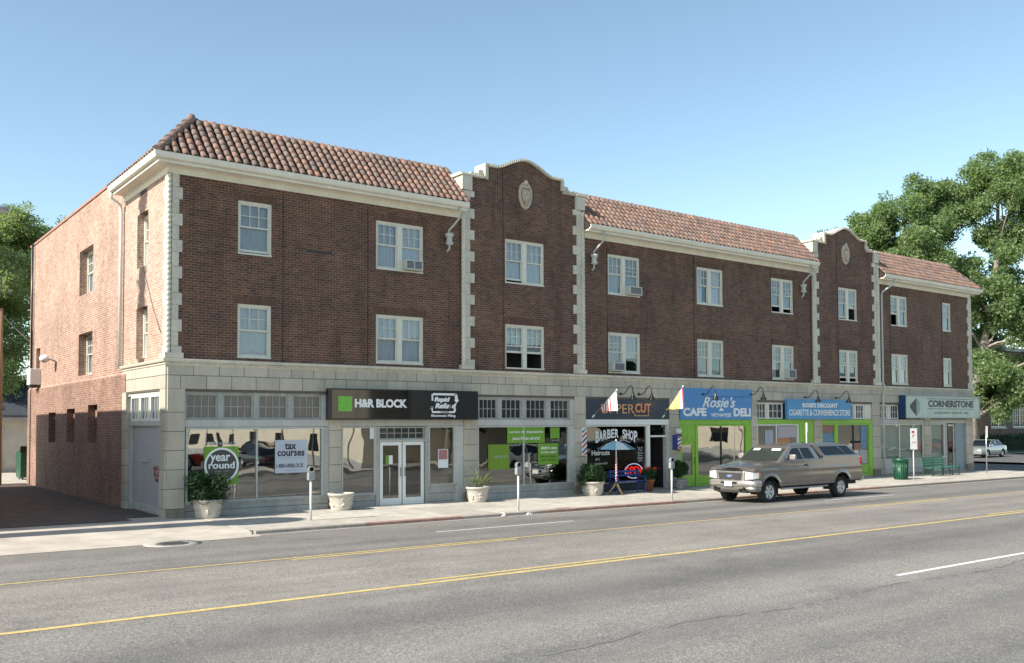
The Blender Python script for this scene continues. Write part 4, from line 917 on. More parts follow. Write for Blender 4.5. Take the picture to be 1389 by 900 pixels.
text('APARTMENT SERVICES, INC.', 4.6, -.008, .27, .2, mat('faded lettering', (.22, .25, .22), .6), t, w=3.7, fh=.15, bold=.0)
# ---- posters
def poster(x0, x1, z0, z1, m, label, y=.035, name='poster'):
    t = thing(name, label, name.replace('_', ' '), (x0, y, z0)); b = MB(); n = 6
    vs = [(k*(x1-x0)/n, .0, zz) for zz in (0, z1-z0) for k in range(n+1)]
    b.add(vs, [(k, k+1, n+2+k, n+1+k) for k in range(n)]); b.build('sheet', m, t); return t
t = poster(1.06, 2.05, .92, 2.0, M_POST, 'green poster with a black and white year round disc in the corner window')
def disc(cx, cz, r, y, m, name, t, n=40, ri=0):
    b = MB(); o_ = [(cx+r*math.cos(w), y, cz+r*math.sin(w)) for w in np.linspace(0, 2*math.pi, n, endpoint=False)]
    if ri: i_ = [(cx+ri*math.cos(w), y, cz+ri*math.sin(w)) for w in np.linspace(0, 2*math.pi, n, endpoint=False)]; b.add(o_+i_, [(k, (k+1) % n, n+(k+1) % n, n+k) for k in range(n)])
    else: b.add(o_, [tuple(range(n))])
    return b.build(name, m, t)
disc(.5, .55, .49, -.003, mat('poster grey', (.05, .05, .05), .4), 'disc', t); disc(.5, .55, .50, -.005, M_LW, 'ring', t, ri=.44)
text('year', .46, -.006, .78, .3, M_LW, t, w=.58, fh=.26, bold=.006, ext=.001); text('round', .5, -.006, .54, .3, M_LW, t, w=.76, fh=.2, bold=.008, ext=.001)
for k, q in enumerate(('help from', '10 to 6', 'open all', 'year')): text(q, .5, -.006, .38-.085*k, .1, M_LG, t, w=.36 if k % 2 == 0 else .24, fh=.06, ext=.001)
text('H&R BLOCK', .5, -.002, 1.16, .1, M_LG, t, w=.86, fh=.08, ext=.001); text('hrblock.com', .55, -.002, -.08, .1, M_LG, t, w=.86, fh=.09, ext=.001)
t = poster(3.16, 4.18, 1.18, 2.16, mat('pale blue paper', (.46, .50, .57), .6, var=.04), 'pale poster reading tax courses taped inside the corner window')
text('tax', .48, -.004, .80, .3, M_LK, t, w=.36, fh=.2, bold=.008, ext=.001); text('courses', .50, -.004, .60, .3, M_LK, t, w=.86, fh=.16, bold=.008, ext=.001)
text('register now', .5, -.004, .44, .1, M_LG, t, w=.8, fh=.08, ext=.001); text('1-800-HRBLOCK', .46, -.004, .21, .2, M_LK, t, w=.86, fh=.12, ext=.001, bold=.003); text('hrblock.com', .5, -.004, .08, .1, M_LG, t, w=.36, fh=.05, ext=.001)
t = poster(6.30, 6.48, 2.16, 2.5, M_PAPER, 'small pale notice in the top corner of the window left of the doors', .03, 'notice')
t = poster(6.88, 7.14, 1.33, 1.62, M_PAPER, 'small white and green notice on the left door leaf', .05, 'notice'); MB().box(0, .12, -.003, -.001, 0, .29).build('green_half', M_POST, t)
t = poster(8.86, 9.26, 1.16, 1.78, M_PAPER, 'red and white notice on a stand right of the double doors', .045, 'notice'); MB().box(.03, .37, -.004, -.001, .28, .6).build('picture_panel', mat('muted red print', (.35, .16, .15), .5, var=.4, scale=30), t)
t = poster(11.72, 13.42, 1.93, 2.50, M_POST, 'wide green banner with Spanish text at the top of the green poster window', name='banner')
text('cursos de impuestos', .84, -.004, .40, .2, M_LW, t, w=1.55, fh=.12, bold=.002, ext=.001, shear=.15); text(chr(161)+'inscríbete ahora!', .84, -.004, .17, .2, M_LW, t, w=1.25, fh=.15, bold=.002, ext=.001, shear=.15)
text('1-800-HRBLOCK', .34, -.002, -.07, .1, M_LG, t, w=.5, fh=.05, ext=.001); text('hrblock.com', 1.25, -.002, -.07, .1, M_LG, t, w=.5, fh=.05, ext=.001)
t = poster(13.68, 14.12, 2.08, 2.48, M_POST, 'small plain green square at the top right of the green poster window'); text('H&R BLOCK', .24, -.002, -.07, .1, M_LG, t, w=.4, fh=.06, ext=.001)
t = poster(10.90, 11.82, 1.03, 1.90, M_POSTD, 'olive green poster at the left of the green poster window'); text('H&R BLOCK', .55, -.004, .44, .1, M_LG, t, w=.62, fh=.09, ext=.001)
t = poster(13.10, 14.06, 1.14, 1.90, M_POST, 'green poster with white and dark text at the lower right of its window')
text("didn't use", .5, -.004, .60, .2, M_LW, t, w=.74, fh=.12, bold=.004, ext=.001); text('us last year?', .5, -.004, .45, .2, M_LW, t, w=.74, fh=.11, bold=.003, ext=.001); text('let us check', .48, -.004, .30, .2, M_LK, t, w=.72, fh=.09, bold=.001, ext=.001); text('your return', .48, -.004, .17, .2, M_LK, t, w=.68, fh=.09, bold=.001, ext=.001)
text('hrblock.com', .45, -.002, -.07, .1, M_LG, t, w=.7, fh=.05, ext=.001)
# convenience store window clutter
M_PRB = mat('blue print', (.10, .20, .29), .5, var=.5, scale=12); M_PRR = mat('red print', (.27, .10, .08), .5, var=.4, scale=18); M_PRM = mat('mixed print', (.38, .34, .36), .5, var=.8, scale=22); M_PRO = mat('orange print', (.42, .18, .06), .5, var=.5, scale=18)
for (a, c, z0, z1, m, l) in ((30.30, 31.18, 2.2, 2.5, M_PRR, 'red and white sticker at the top of the narrow store window'), (30.28, 31.14, 1.35, 2.12, M_PRB, 'round topped blue drink poster in the narrow store window'),
        (33.42, 34.02, 1.35, 2.45, M_PRB, 'tall blue and white poster at the right edge of the store window'), (32.84, 33.4, 1.28, 1.62, M_PRR, 'red poster behind the middle of the store window'),
        (33.3, 34.0, .62, 1.28, M_PRM, 'cluster of printed notices low in the store window'), (26.92, 28.30, 1.95, 2.46, M_PRM, 'strip of printed notices at the top of the store window left of the green door'), (26.92, 27.8, 1.62, 1.92, M_PRO, 'orange printed card in the store window left of the green door'),
        (32.86, 33.28, .7, 1.15, M_PRM, 'white lined price list low beside the store window bar'), (26.0, 26.6, 1.7, 2.3, M_CURTD, 'grey card hung in the left part of the store window')):
    poster(a, c, z0, z1, m, l, .045)
t = poster(21.70, 24.4, .62, .88, mat('tan cards', (.38, .26, .11), .6, var=.5, scale=20), 'row of tan menu cards along the foot of the cafe window', .12, 'menu_cards')
poster(21.7, 24.5, 2.22, 2.50, mat('tan lettering band', (.30, .21, .10), .6, var=.6, scale=14), 'tan valance across the top of the cafe window', .14, 'valance')
# ---- gooseneck lamps
def goose(x, z, label):
    t = thing('gooseneck_lamp', label, 'wall lamp', (x, -.05, z), group='gooseneck lamps over the shop signs')
    MB().lathe([(.055, 0), (.055, .02)], 0, 0, 10).build('wall_plate', M_BLACK, t).rotation_euler = (math.pi/2, 0, 0)
    pts = [(0, 0, 0), (0, -.12, -.02), (0, -.26, .02), (0, -.38, .14), (0, -.48, .26), (0, -.58, .30), (0, -.66, .24), (0, -.70, .10), (0, -.70, .0)]
    MB().tube(pts, .017, 8).build('arm', M_BLACK, t)
    MB().lathe([(.03, .03), (.045, 0), (.06, -.08), (.13, -.20), (.15, -.24), (.145, -.245), (.05, -.1)], 0, -.70, 16).build('shade', M_BLACK, t); return t
goose(17.12, 3.76, 'left black gooseneck lamp above the slate barber sign'); goose(18.12, 3.76, 'right black gooseneck lamp above the slate barber sign')
goose(21.82, 3.82, 'black gooseneck lamp mounted in the middle of the blue cafe sign'); goose(24.92, 3.86, 'black gooseneck lamp at the right end of the blue cafe sign')
goose(28.84, 3.80, 'black gooseneck lamp over the middle of the convenience store sign'); goose(31.25, 3.80, 'black gooseneck lamp over the right of the convenience store sign')
b = MB(); b.tube([(21.9, -.08, 3.72), (24.9, -.08, 3.74)], .008, 4); tag(b.build('sign_cable', M_BLACK), 'thin dark cable strung between the two lamps on the cafe sign', 'cable')
# ---- flags
def flag(x, z, tipx, tipz, tipy, striped, label):
    t = thing('flag', label, 'flag', (x, -.06, z)); tip = Vector((tipx-x, tipy, tipz-z)); MB().tube([(0, 0, 0), tip], .014, 8).build('pole', M_MGREY if striped else M_OAK, t)
    MB().tube([(0, .05, -.05), (.02, -.05, .04)], .035, 8).build('bracket', M_WHITE, t); MB().ell(tip, (.03, .03, .03)).build('finial', M_WHITE, t)
    n, m_ = 24, 14; vs = []; a = tip*.34; e = tip*.98; cl = MB(); H = .62 if striped else .66
    for i in range(n+1):
        u = i/n; p = a+(e-a)*u
        for j in range(m_+1):
            v = j/m_; fold = .035*math.sin(u*13+v*3)*v; L = H*(.35+.65*u if striped else .25+.75*u)
            vs.append((p.x+(-.10 if striped else .10)*v*(1-u)+fold*.5-(.0 if striped else .2*v*u), p.y+fold, p.z-L*v*(1.0 if striped else .9)))
    for i in range(n):
        for j in range(m_):
            k = (i//2) % 2 if striped else 0
            if striped: k = 0 if j % 2 else 1
            if striped and u > .5 and i > n*.62 and j < 5: k = 2
            cl.add([vs[i*(m_+1)+j], vs[(i+1)*(m_+1)+j], vs[(i+1)*(m_+1)+j+1], vs[i*(m_+1)+j+1]], [(0, 1, 2, 3)], k, True)
    cl.build('cloth', [M_FLR, M_FLW, M_FLB] if striped else [M_FLY], t); return t
M_FLR = mat('flag red', (.48, .05, .06), .8); M_FLW = mat('flag white', (.72, .70, .70), .8); M_FLB = mat('flag canton', (.5, .5, .58), .8); M_FLY = mat('flag yellow', (.68, .50, .18), .8, var=.25, scale=4)
def flag2(x, z, tip, kind, label):
    """cloth hung from an angled staff: vertical stripes run down the drape"""
    t = thing('flag', label, 'flag', (x, -.06, z)); tip = Vector(tip)-Vector((x, -.06, z))
    MB().tube([(0, 0, 0), tip], .014, 8).build('pole', M_MGREY, t); MB().tube([(0, .05, -.05), (.02, -.05, .04)], .035, 8).build('bracket', M_WHITE, t); MB().ell(tip, (.035, .035, .035)).build('finial', M_WHITE, t)
    n, m_ = 28, 10; a = tip*.30; e = tip*.98; cl = MB(); P_ = []
    for i in range(n+1):
        u = i/n; p = a+(e-a)*u
        for j in range(m_+1):
            v = j/m_; L = (.12+.62*u) if kind == 's' else (.1+.75*u); f = .03*math.sin(u*20)*v
            P_.append((p.x+f+(.05*v if kind == 's' else -.25*v*(1-u)+.05*v), p.y+.03*math.cos(u*17)*v, p.z-L*v))
    for i in range(n):
        for j in range(m_):
            k = (i//2) % 2
            if kind == 's' and i > 19 : k = 1 if i % 5 else 2
            if kind == 'y': k = 3 if i < 23 else (1 if i < 26 else 4)
            cl.add([P_[i*(m_+1)+j], P_[(i+1)*(m_+1)+j], P_[(i+1)*(m_+1)+j+1], P_[i*(m_+1)+j+1]], [(0, 1, 2, 3)], k, True)
    cl.build('cloth', [M_FLR, M_FLW, M_FLB, M_FLY, M_FLR], t)
flag2(15.70, 2.90, (15.72, -1.32, 3.84), 's', 'red and white striped flag on an angled staff above the barber window')
flag2(19.46, 2.90, (19.48, -1.12, 4.06), 'y', 'yellow flag on an angled staff beside the blue cafe sign')
# ---- barber poles
def stripes_pole(b, cx, cy, z0, z1, r, n=24, pitch=.42):
    k = int((z1-z0)/.02)
    for i in range(k):
        za = z0+(z1-z0)*i/k; zb = z0+(z1-z0)*(i+1)/k
        for j in range(n):
            w0, w1 = 2*math.pi*j/n, 2*math.pi*(j+1)/n; ph = ((za/pitch)-(j/n)) % 1.0
            m = 1 if ph < .26 else 0 if ph < .5 else 2 if ph < .76 else 0
            b.add([(cx+r*math.cos(w0), cy+r*math.sin(w0), za), (cx+r*math.cos(w1), cy+r*math.sin(w1), za), (cx+r*math.cos(w1), cy+r*math.sin(w1), zb), (cx+r*math.cos(w0), cy+r*math.sin(w0), zb)], [(0, 1, 2, 3)], m, True)
M_PBL = mat('pole blue', (.02, .05, .22), .4)
b = MB(); x0, x1 = 15.13, 15.36
b.box(x0, x1, -.075, -.045, 1.42, 2.46, 0)
z = 1.30; k = 0
while z < 2.40:
    lo, hi = z, z+.085
    poly = [(x0, max(1.42, lo)), (x1, min(2.46, lo+.19)), (x1, min(2.46, hi+.19)), (x0, min(2.46, max(1.42, hi)))]
    if lo+.19 > 1.43: b.prism(poly, -.079, -.075, 1+(k % 2))
    z += .19; k += 1
o = b.build('barber_stripes', [M_WHITE, M_RED, M_PBL]); tag(o, 'flat red white and blue diagonal stripe panel on the pier left of the barber window', 'barber stripe panel')
t = thing('barber_pole', 'lantern style barber pole with a white globe on the pier by the barber door', 'barber pole', (20.16, -.24, 1.52))
b = MB(); stripes_pole(b, 0, 0, .16, .58, .085, 20, .3); b.build('striped_cylinder', [M_WHITE, M_RED, M_PBL], t)
MB().box(-.16, -.09, -.02, .20, .02, .62).build('back_plate', M_PBL, t); MB().lathe([(.10, .57), (.13, .60), (.10, .65), (.05, .67)], 0, 0, 16).build('upper_cap', M_PBL, t)
MB().lathe([(.03, -.04), (.07, -.02), (.12, .06), (.12, .12), (.09, .17)], 0, 0, 16).build('lower_cap', mat('brass', (.4, .28, .12), .35, .8), t); MB().ell((0, 0, .78), (.13, .13, .13), 16, 10).build('globe', mat('opal globe', (.62, .58, .54), .3), t)
# ---- parasol, bench, flower pot
t = thing('parasol', 'blue and white parasol on a red and white twisted pole beside the blue bench', 'parasol', (16.02, -.95, zg(17)))
b = MB(); n = 8; c0 = (0, 0, 2.12); R_ = .74
for k in range(n):
    w0, w1 = 2*math.pi*k/n, 2*math.pi*(k+1)/n
    for (ra, za, rb, zb) in ((.0, 1.98, .38, 1.87), (.38, 1.87, R_, 1.66)):
        b.add([(ra*math.cos(w0), ra*math.sin(w0), za), (rb*math.cos(w0), rb*math.sin(w0), zb), (rb*math.cos(w1), rb*math.sin(w1), zb), (ra*math.cos(w1), ra*math.sin(w1), za)], [(0, 1, 2, 3)], k % 2)
b.build('canopy', [mat('parasol blue', (.02, .075, .125), .8), mat('parasol grey', (.11, .155, .19), .8)], t)
b = MB(); stripes_pole(b, 0, 0, .42, 1.35, .035, 12, .2); b.build('twisted_pole', [M_WHITE, M_RED, M_RED], t); MB().tube([(0, 0, 1.35), (0, 0, 2.03)], .022, 8).build('pole', M_WHITE, t)
for k in range(3):
    w = 2*math.pi*k/3+.5; MB().tube([(0, 0, .45), (.12*math.cos(w), .12*math.sin(w), .25), (.34*math.cos(w), .34*math.sin(w), .0)], [.045, .04, .025], 6).build('foot', M_OAK, t)
t = thing('bench', 'blue slatted bench under the barber window', 'bench', (15.95, -.62, zg(17)))
for k in range(4): MB().box(0, 1.55, -.05-.09*k-.07, -.05-.09*k, .44, .465).build('seat_slat', M_DBLUE, t)
for z in (.62, .76): MB().box(0, 1.55, .0, .025, z, z+.09).build('back_slat', M_DBLUE, t)
for x in (.04, 1.47): MB().box(x, x+.05, -.42, -.37, 0, .62).box(x, x+.05, -.02, .03, 0, .88).box(x, x+.05, -.42, .0, .60, .64).box(x, x+.05, -.42, 0, .38, .43).build('leg_frame', M_DBLUE, t)
def leaves(b, pts, size, n, spread, m=0, flat=.6):
    P_ = np.array(pts); idx = rng.integers(0, len(P_), n); d = rng.normal(size=(n, 3)); d /= np.linalg.norm(d, axis=1)[:, None]
    r_ = rng.random(n)**.45; sp = np.array(spread) if np.ndim(spread) else np.array([spread]*3)
    c = P_[idx]+d*r_[:, None]*sp
    a = rng.normal(size=(n, 3)); a /= np.linalg.norm(a, axis=1)[:, None]; q = np.cross(a, rng.normal(size=(n, 3))); q /= np.linalg.norm(q, axis=1)[:, None]
    s = size*(.6+.8*rng.random(n))[:, None]
    return c, a*s, q*s*flat
def leafmesh(name, sets, mats, parent=None):
    V_ = []; F_ = []; mi = []; k = 0
    for mi_, (c, a, q) in enumerate(sets):
        v = np.stack([c-a, c-q*.9+a*.1, c+a, c+q*.9+a*.1], 1).reshape(-1, 3); n = len(c); V_.append(v); F_.append(np.arange(n*4).reshape(-1, 4)+k); mi += [mi_]*n; k += n*4
    V_ = np.concatenate(V_); F_ = np.concatenate(F_); me = bpy.data.meshes.new(name); me.vertices.add(len(V_)); me.vertices.foreach_set('co', V_.ravel()); me.loops.add(F_.size); me.loops.foreach_set('vertex_index', F_.ravel().astype('i'))
    me.polygons.add(len(F_)); me.polygons.foreach_set('loop_start', np.arange(0, F_.size, 4, dtype='i')); me.polygons.foreach_set('material_index', np.array(mi, 'i'))
    for mt in (mats if isinstance(mats, list) else [mats]): me.materials.append(mt)
    me.update(calc_edges=True); o = link(bpy.data.objects.new(name, me)); o.parent = parent; return o
t = thing('flower_pot', 'terracotta pot of red flowers beside the barber door', 'flower pot', (18.1, -.55, zg(18)))
MB().lathe([(.15, 0), (.22, .38), (.25, .39), (.25, .46), (.22, .46), (.21, .40)], 0, 0, 20).build('pot', M_CLAY, t); MB().lathe([(.0, .40), (.21, .41)], 0, 0, 16, cap=False).build('soil', M_SOIL, t)
leafmesh('foliage', [leaves(None, [(0, 0, .62), (.1, 0, .7), (-.15, 0, .62)], .055, 700, (.30, .28, .24))], M_LEAFS, t); leafmesh('blossoms', [leaves(None, [(0, 0, .92), (.2, -.05, .86), (-.12, -.1, .85)], .035, 110, (.3, .22, .10))], M_FLOW, t)
# ---- planters
def planter(x, y, plant, label, gray=False, r=.42, h=.52):
    t = thing('planter', label, 'planter', (x, y, zg(x)-.02)); m = M_POTD if gray else M_POT
    b = MB(); b.lathe([(r*.72, 0), (r*.76, .04), (r*.86, h*.6), (r*.94, h-.08), (r, h-.07), (r*1.02, h-.02), (r, h), (r*.88, h), (r*.86, h-.06)], 0, 0, 30); b.build('bowl', m, t)
    b = MB()
    for k in range(6):
        w = 2*math.pi*k/6+.3; rr = r*.87
        for q in range(7): a = w+random.uniform(-.22, .22); z = random.uniform(.14, h-.14); b.ell((rr*math.cos(a)*(.9+z*.12), rr*math.sin(a)*(.9+z*.12), z), (.045, .045, .04), 6, 4)
    b.build('relief_ornament', m, t)['kind'] = 'stuff'; MB().lathe([(.0, h-.05), (r*.87, h-.05)], 0, 0, 20, cap=False).build('soil', M_SOIL, t)
    if plant == 'juniper':
        pts = [(random.uniform(-.3, .3), random.uniform(-.3, .3), h+random.uniform(.05, .5)) for _ in range(16)]
        for _ in range(10): pts.append((random.uniform(-.5, .5), random.uniform(-.4, .4), h+random.uniform(.0, .62)))
        b = MB()
        for q in pts[::2]: b.tube([(q[0]*.2, q[1]*.2, h-.05), (q[0]*.8, q[1]*.8, q[2]), (q[0]*1.35, q[1]*1.3, q[2]+.16)], .008, 4)
        b.build('stems', M_BARK, t); leafmesh('foliage', [leaves(None, pts, .075, 4200, (.27, .25, .25), flat=.16)], M_LEAFP, t)
    if plant == 'bush':
        leafmesh('foliage', [leaves(None, [(0, 0, h+.35), (.12, 0, h+.42), (-.15, 0, h+.3), (0, .1, h+.5)], .05, 3000, (.26, .26, .26), flat=.45)], M_LEAFS, t)
    if plant == 'sparse':
        b = MB()
        for k in range(16):
            w = random.uniform(0, 6.28); q = random.uniform(.25, .7); b.tube([(0.05*math.cos(w), .05*math.sin(w), h-.05), (q*.4*math.cos(w), q*.4*math.sin(w), h+.15+q*.2), (q*math.cos(w), q*math.sin(w)*.6, h+.12+random.uniform(0, .6))], .007, 4)
        b.build('stems', mat('dry stems', (.20, .19, .08), .8), t); leafmesh('foliage', [leaves(None, [(.1, 0, h+.2), (.35, 0, h+.22), (-.15, 0, h+.15)], .05, 170, (.3, .25, .2), flat=.3)], leafmat('dry leaf', (.08, .12, .03), (.2, .22, .06)), t)
    return t
planter(.98, -.50, 'juniper', 'concrete planter with a bushy juniper at the building corner'); planter(5.02, -.55, '', 'empty concrete planter with moulded fruit relief left of the double doors', r=.40)
planter(10.0, -.60, 'sparse', 'concrete planter with sparse dry stems right of the double doors', r=.40); planter(15.02, -.75, 'juniper', 'concrete planter with a large dark shrub below the flat barber stripes', r=.44)
planter(19.96, -.50, 'bush', 'small dark planter with a round shrub beside the green cafe door', True, .28, .42)
# ---- parking meters
def meter(x, y, label):
    t = thing('parking_meter', label, 'parking meter', (x, y, zg(x)-.05), group='parking meters')
    MB().tube([(0, 0, 0), (0, 0, 1.10)], .032, 12).build('post', mat('meter post', (.62, .62, .60), .5, .1), t); MB().lathe([(.06, 0), (.06, .02)], 0, 0, 12).build('foot_plate', M_METAL, t)
    b = MB(); b.box(-.095, .095, -.06, .06, 1.10, 1.30); bevel(b.build('coin_box', M_MGREY, t), .02)
    pr = [(-.085, 1.30)]+[(-.085*math.cos(w), 1.38+.10*math.sin(w)) for w in np.linspace(0, math.pi, 12)]+[(.085, 1.30)]
    MB().prism(pr, -.05, .05).build('head', M_METAL, t); MB().prism([(.062*math.cos(w), 1.40+.055*math.sin(w)) for w in np.linspace(0, 6.28, 16, endpoint=False)], -.054, -.05).build('dial_window', M_TGLASS, t)
meter(3.02, -2.72, 'leftmost parking meter in front of the corner shop window'); meter(9.25, -3.82, 'middle parking meter in front of the green poster window'); meter(15.88, -3.85, 'parking meter between the barber shop and the truck front')
# ---- street signs on posts
def sign_post(x, y, h, sw, sh, label, red=True, rz=0, tilt=0):
    t = thing('street_sign', label, 'street sign', (x, y, zg(x)-.05), rz); MB().tube([(0, 0, 0), (0, 0, h)], .028, 8).build('post', M_METAL if not red else mat('white post', (.66, .66, .64), .5), t)
    bevel(MB().box(-sw/2, sw/2, -.045, -.035, h-sh, h).build('sign_plate', M_WHITE, t), .002)
    if red:
        MB().box(-sw*.30, sw*.1, -.048, -.0455, h-sh*.22, h-sh*.12).build('red_arrow', M_RED, t); text('P', -.02, -.047, h-sh*.38, .2, M_RED, t, w=.12, fh=.16, ext=.001); text('2 HR', 0, -.047, h-sh*.68, .1, M_RED, t, w=.22, fh=.10, ext=.001)
    return t
sign_post(33.3, -2.75, 2.45, .38, .98, 'white and red parking sign on a post beside the green litter bin', rz=math.radians(-20))
sign_post(42.6, -1.6, 2.55, .30, .62, 'narrow sign seen edge on its post at the far end of the pavement', False, math.radians(38))
t = thing('street_sign', 'slim white post standing behind the truck below the convenience store sign', 'street sign', (26.3, -1.9, zg(26)-.05)); MB().tube([(0, 0, 0), (0, 0, 2.7)], .025, 8).build('post', mat('cream post', (.62, .60, .55), .5), t); MB().box(-.02, .02, -.05, -.03, 2.3, 2.7).build('sign_plate', M_WHITE, t)
# litter bin
t = thing('litter_bin', 'dark green slatted litter bin with a flared rim on the pavement', 'litter bin', (33.55, -1.95, zg(33)-.03))
MB().lathe([(.28, .0), (.30, .06), (.32, .82)], 0, 0, 24).build('drum', M_TGREEN, t); MB().lathe([(.33, .84), (.40, .98), (.36, .99), (.27, .96), (.26, .86)], 0, 0, 24).build('rim', M_TGREEN, t)
for k in range(22): w = 2*math.pi*k/22; MB().tube([(.305*math.cos(w), .305*math.sin(w), .05), (.335*math.cos(w), .335*math.sin(w), .86)], .016, 5).build('slat', M_TGREEN, t)
# green bench by the office
t = thing('bench', 'long faded green bench below the corner office window', 'bench', (37.0, -1.15, zg(38)-.03))
for k in range(4): MB().box(0, 2.75, -.44+.11*k, -.35+.11*k, .42, .45).build('seat_slat', M_BENCHG, t)
for k in range(4): MB().box(0, 2.0, .02+.02*k, .04+.02*k, .5+.12*k, .6+.12*k).build('back_slat', M_BENCHG, t)
for x in (.05, 1.0, 2.0, 2.68): MB().box(x, x+.04, -.46, -.42, 0, .6).box(x, x+.04, .02, .06, 0, .9 if x < 2.5 else .6).box(x, x+.04, -.46, .04, .39, .42).build('leg_frame', M_TGREEN, t)

# ================================================================ VEHICLES
def wheel(parent, x, y, r, w, s, rim=M_RIM):
    """s: side that faces out (-1 towards the camera side)"""
    t = thing('wheel', None, None); del_ = [k for k in list(t.keys())]; t.parent = parent; t.location = (x, y, r); t.rotation_euler = (math.pi/2*s*-1, 0, 0)
    h = w/2
    MB().lathe([(r*.62, -h), (r*.9, -h), (r*.985, -h*.75), (r, -h*.3), (r, h*.3), (r*.985, h*.75), (r*.9, h), (r*.62, h*.96)], 0, 0, 32, cap=False).build('tyre', M_RUBBER, t)
    b = MB(); b.lathe([(r*.66, h*.95), (r*.60, h*.9), (r*.57, h*.35), (r*.57, -h*.6)], 0, 0, 32, cap=False); b.lathe([(r*.0, h*.74), (r*.15, h*.72), (r*.17, h*.5)], 0, 0, 16, cap=False)
    for k in range(6):
        a = 2*math.pi*k/6; c_, s_ = math.cos(a), math.sin(a); p = lambda u, v, z: (u*c_-v*s_, u*s_+v*c_, z)
        b.add([p(r*.08, -r*.085, h*.66), p(r*.61, -r*.15, h*.72), p(r*.61, r*.15, h*.72), p(r*.08, r*.085, h*.66), p(r*.08, -r*.085, h*.2), p(r*.61, -r*.15, h*.25), p(r*.61, r*.15, h*.25), p(r*.08, r*.085, h*.2)], [(0, 1, 2, 3), (0, 4, 5, 1), (1, 5, 6, 2), (2, 6, 7, 3)])
    b.build('rim', rim, t); MB().lathe([(0, -h*.1), (r*.58, -h*.1)], 0, 0, 24, cap=False).build('brake_disc', M_DARK, t); return t
def paint(name, col, metal=.5, rough=.38):
    m = mat(name, col, rough, metal, var=.03, scale=2, coat=.8); return m
def shell(xs, zb, zt, hw, prof, rows=12):
    """body sides as a grid between lower edge zb(x) and upper edge zt(x); prof(u, x)->fraction of half width; returns MB incl. top deck"""
    b = MB(); vs = []; nx = len(xs)
    for s in (-1, 1):
        for x in xs:
            for k in range(rows+1):
                z = zb(x)+(zt(x)-zb(x))*k/rows; vs.append((x, s*hw(x)*prof(z, x), z))
    n = rows+1
    fs = []
    for si in range(2):
        o = si*nx*n
        for i in range(nx-1):
            for k in range(rows):
                f = (o+i*n+k, o+(i+1)*n+k, o+(i+1)*n+k+1, o+i*n+k+1); fs.append(f if si == 0 else f[::-1])
    b.add(vs, fs, 0, True)
    # top deck with a slight crown
    m_ = 8; tv_ = []
    for x in xs:
        y0 = hw(x)*prof(zt(x), x)
        for k in range(m_+1): t_ = -1+2*k/m_; tv_.append((x, y0*t_, zt(x)+.045*(1-abs(t_)**2.5)))
    b.add(tv_, [(i*(m_+1)+k, (i+1)*(m_+1)+k, (i+1)*(m_+1)+k+1, i*(m_+1)+k+1) for i in range(nx-1) for k in range(m_)], 0, True)
    return b
def arch(x, cs, r, base, cz=.40):
    z = base
    for c in cs:
        d = abs(x-c)
        if d < r: z = max(z, cz+math.sqrt(max(0, r*r-d*d)))
    return z
TP = paint('truck paint', (.215, .195, .175), .55, .27)
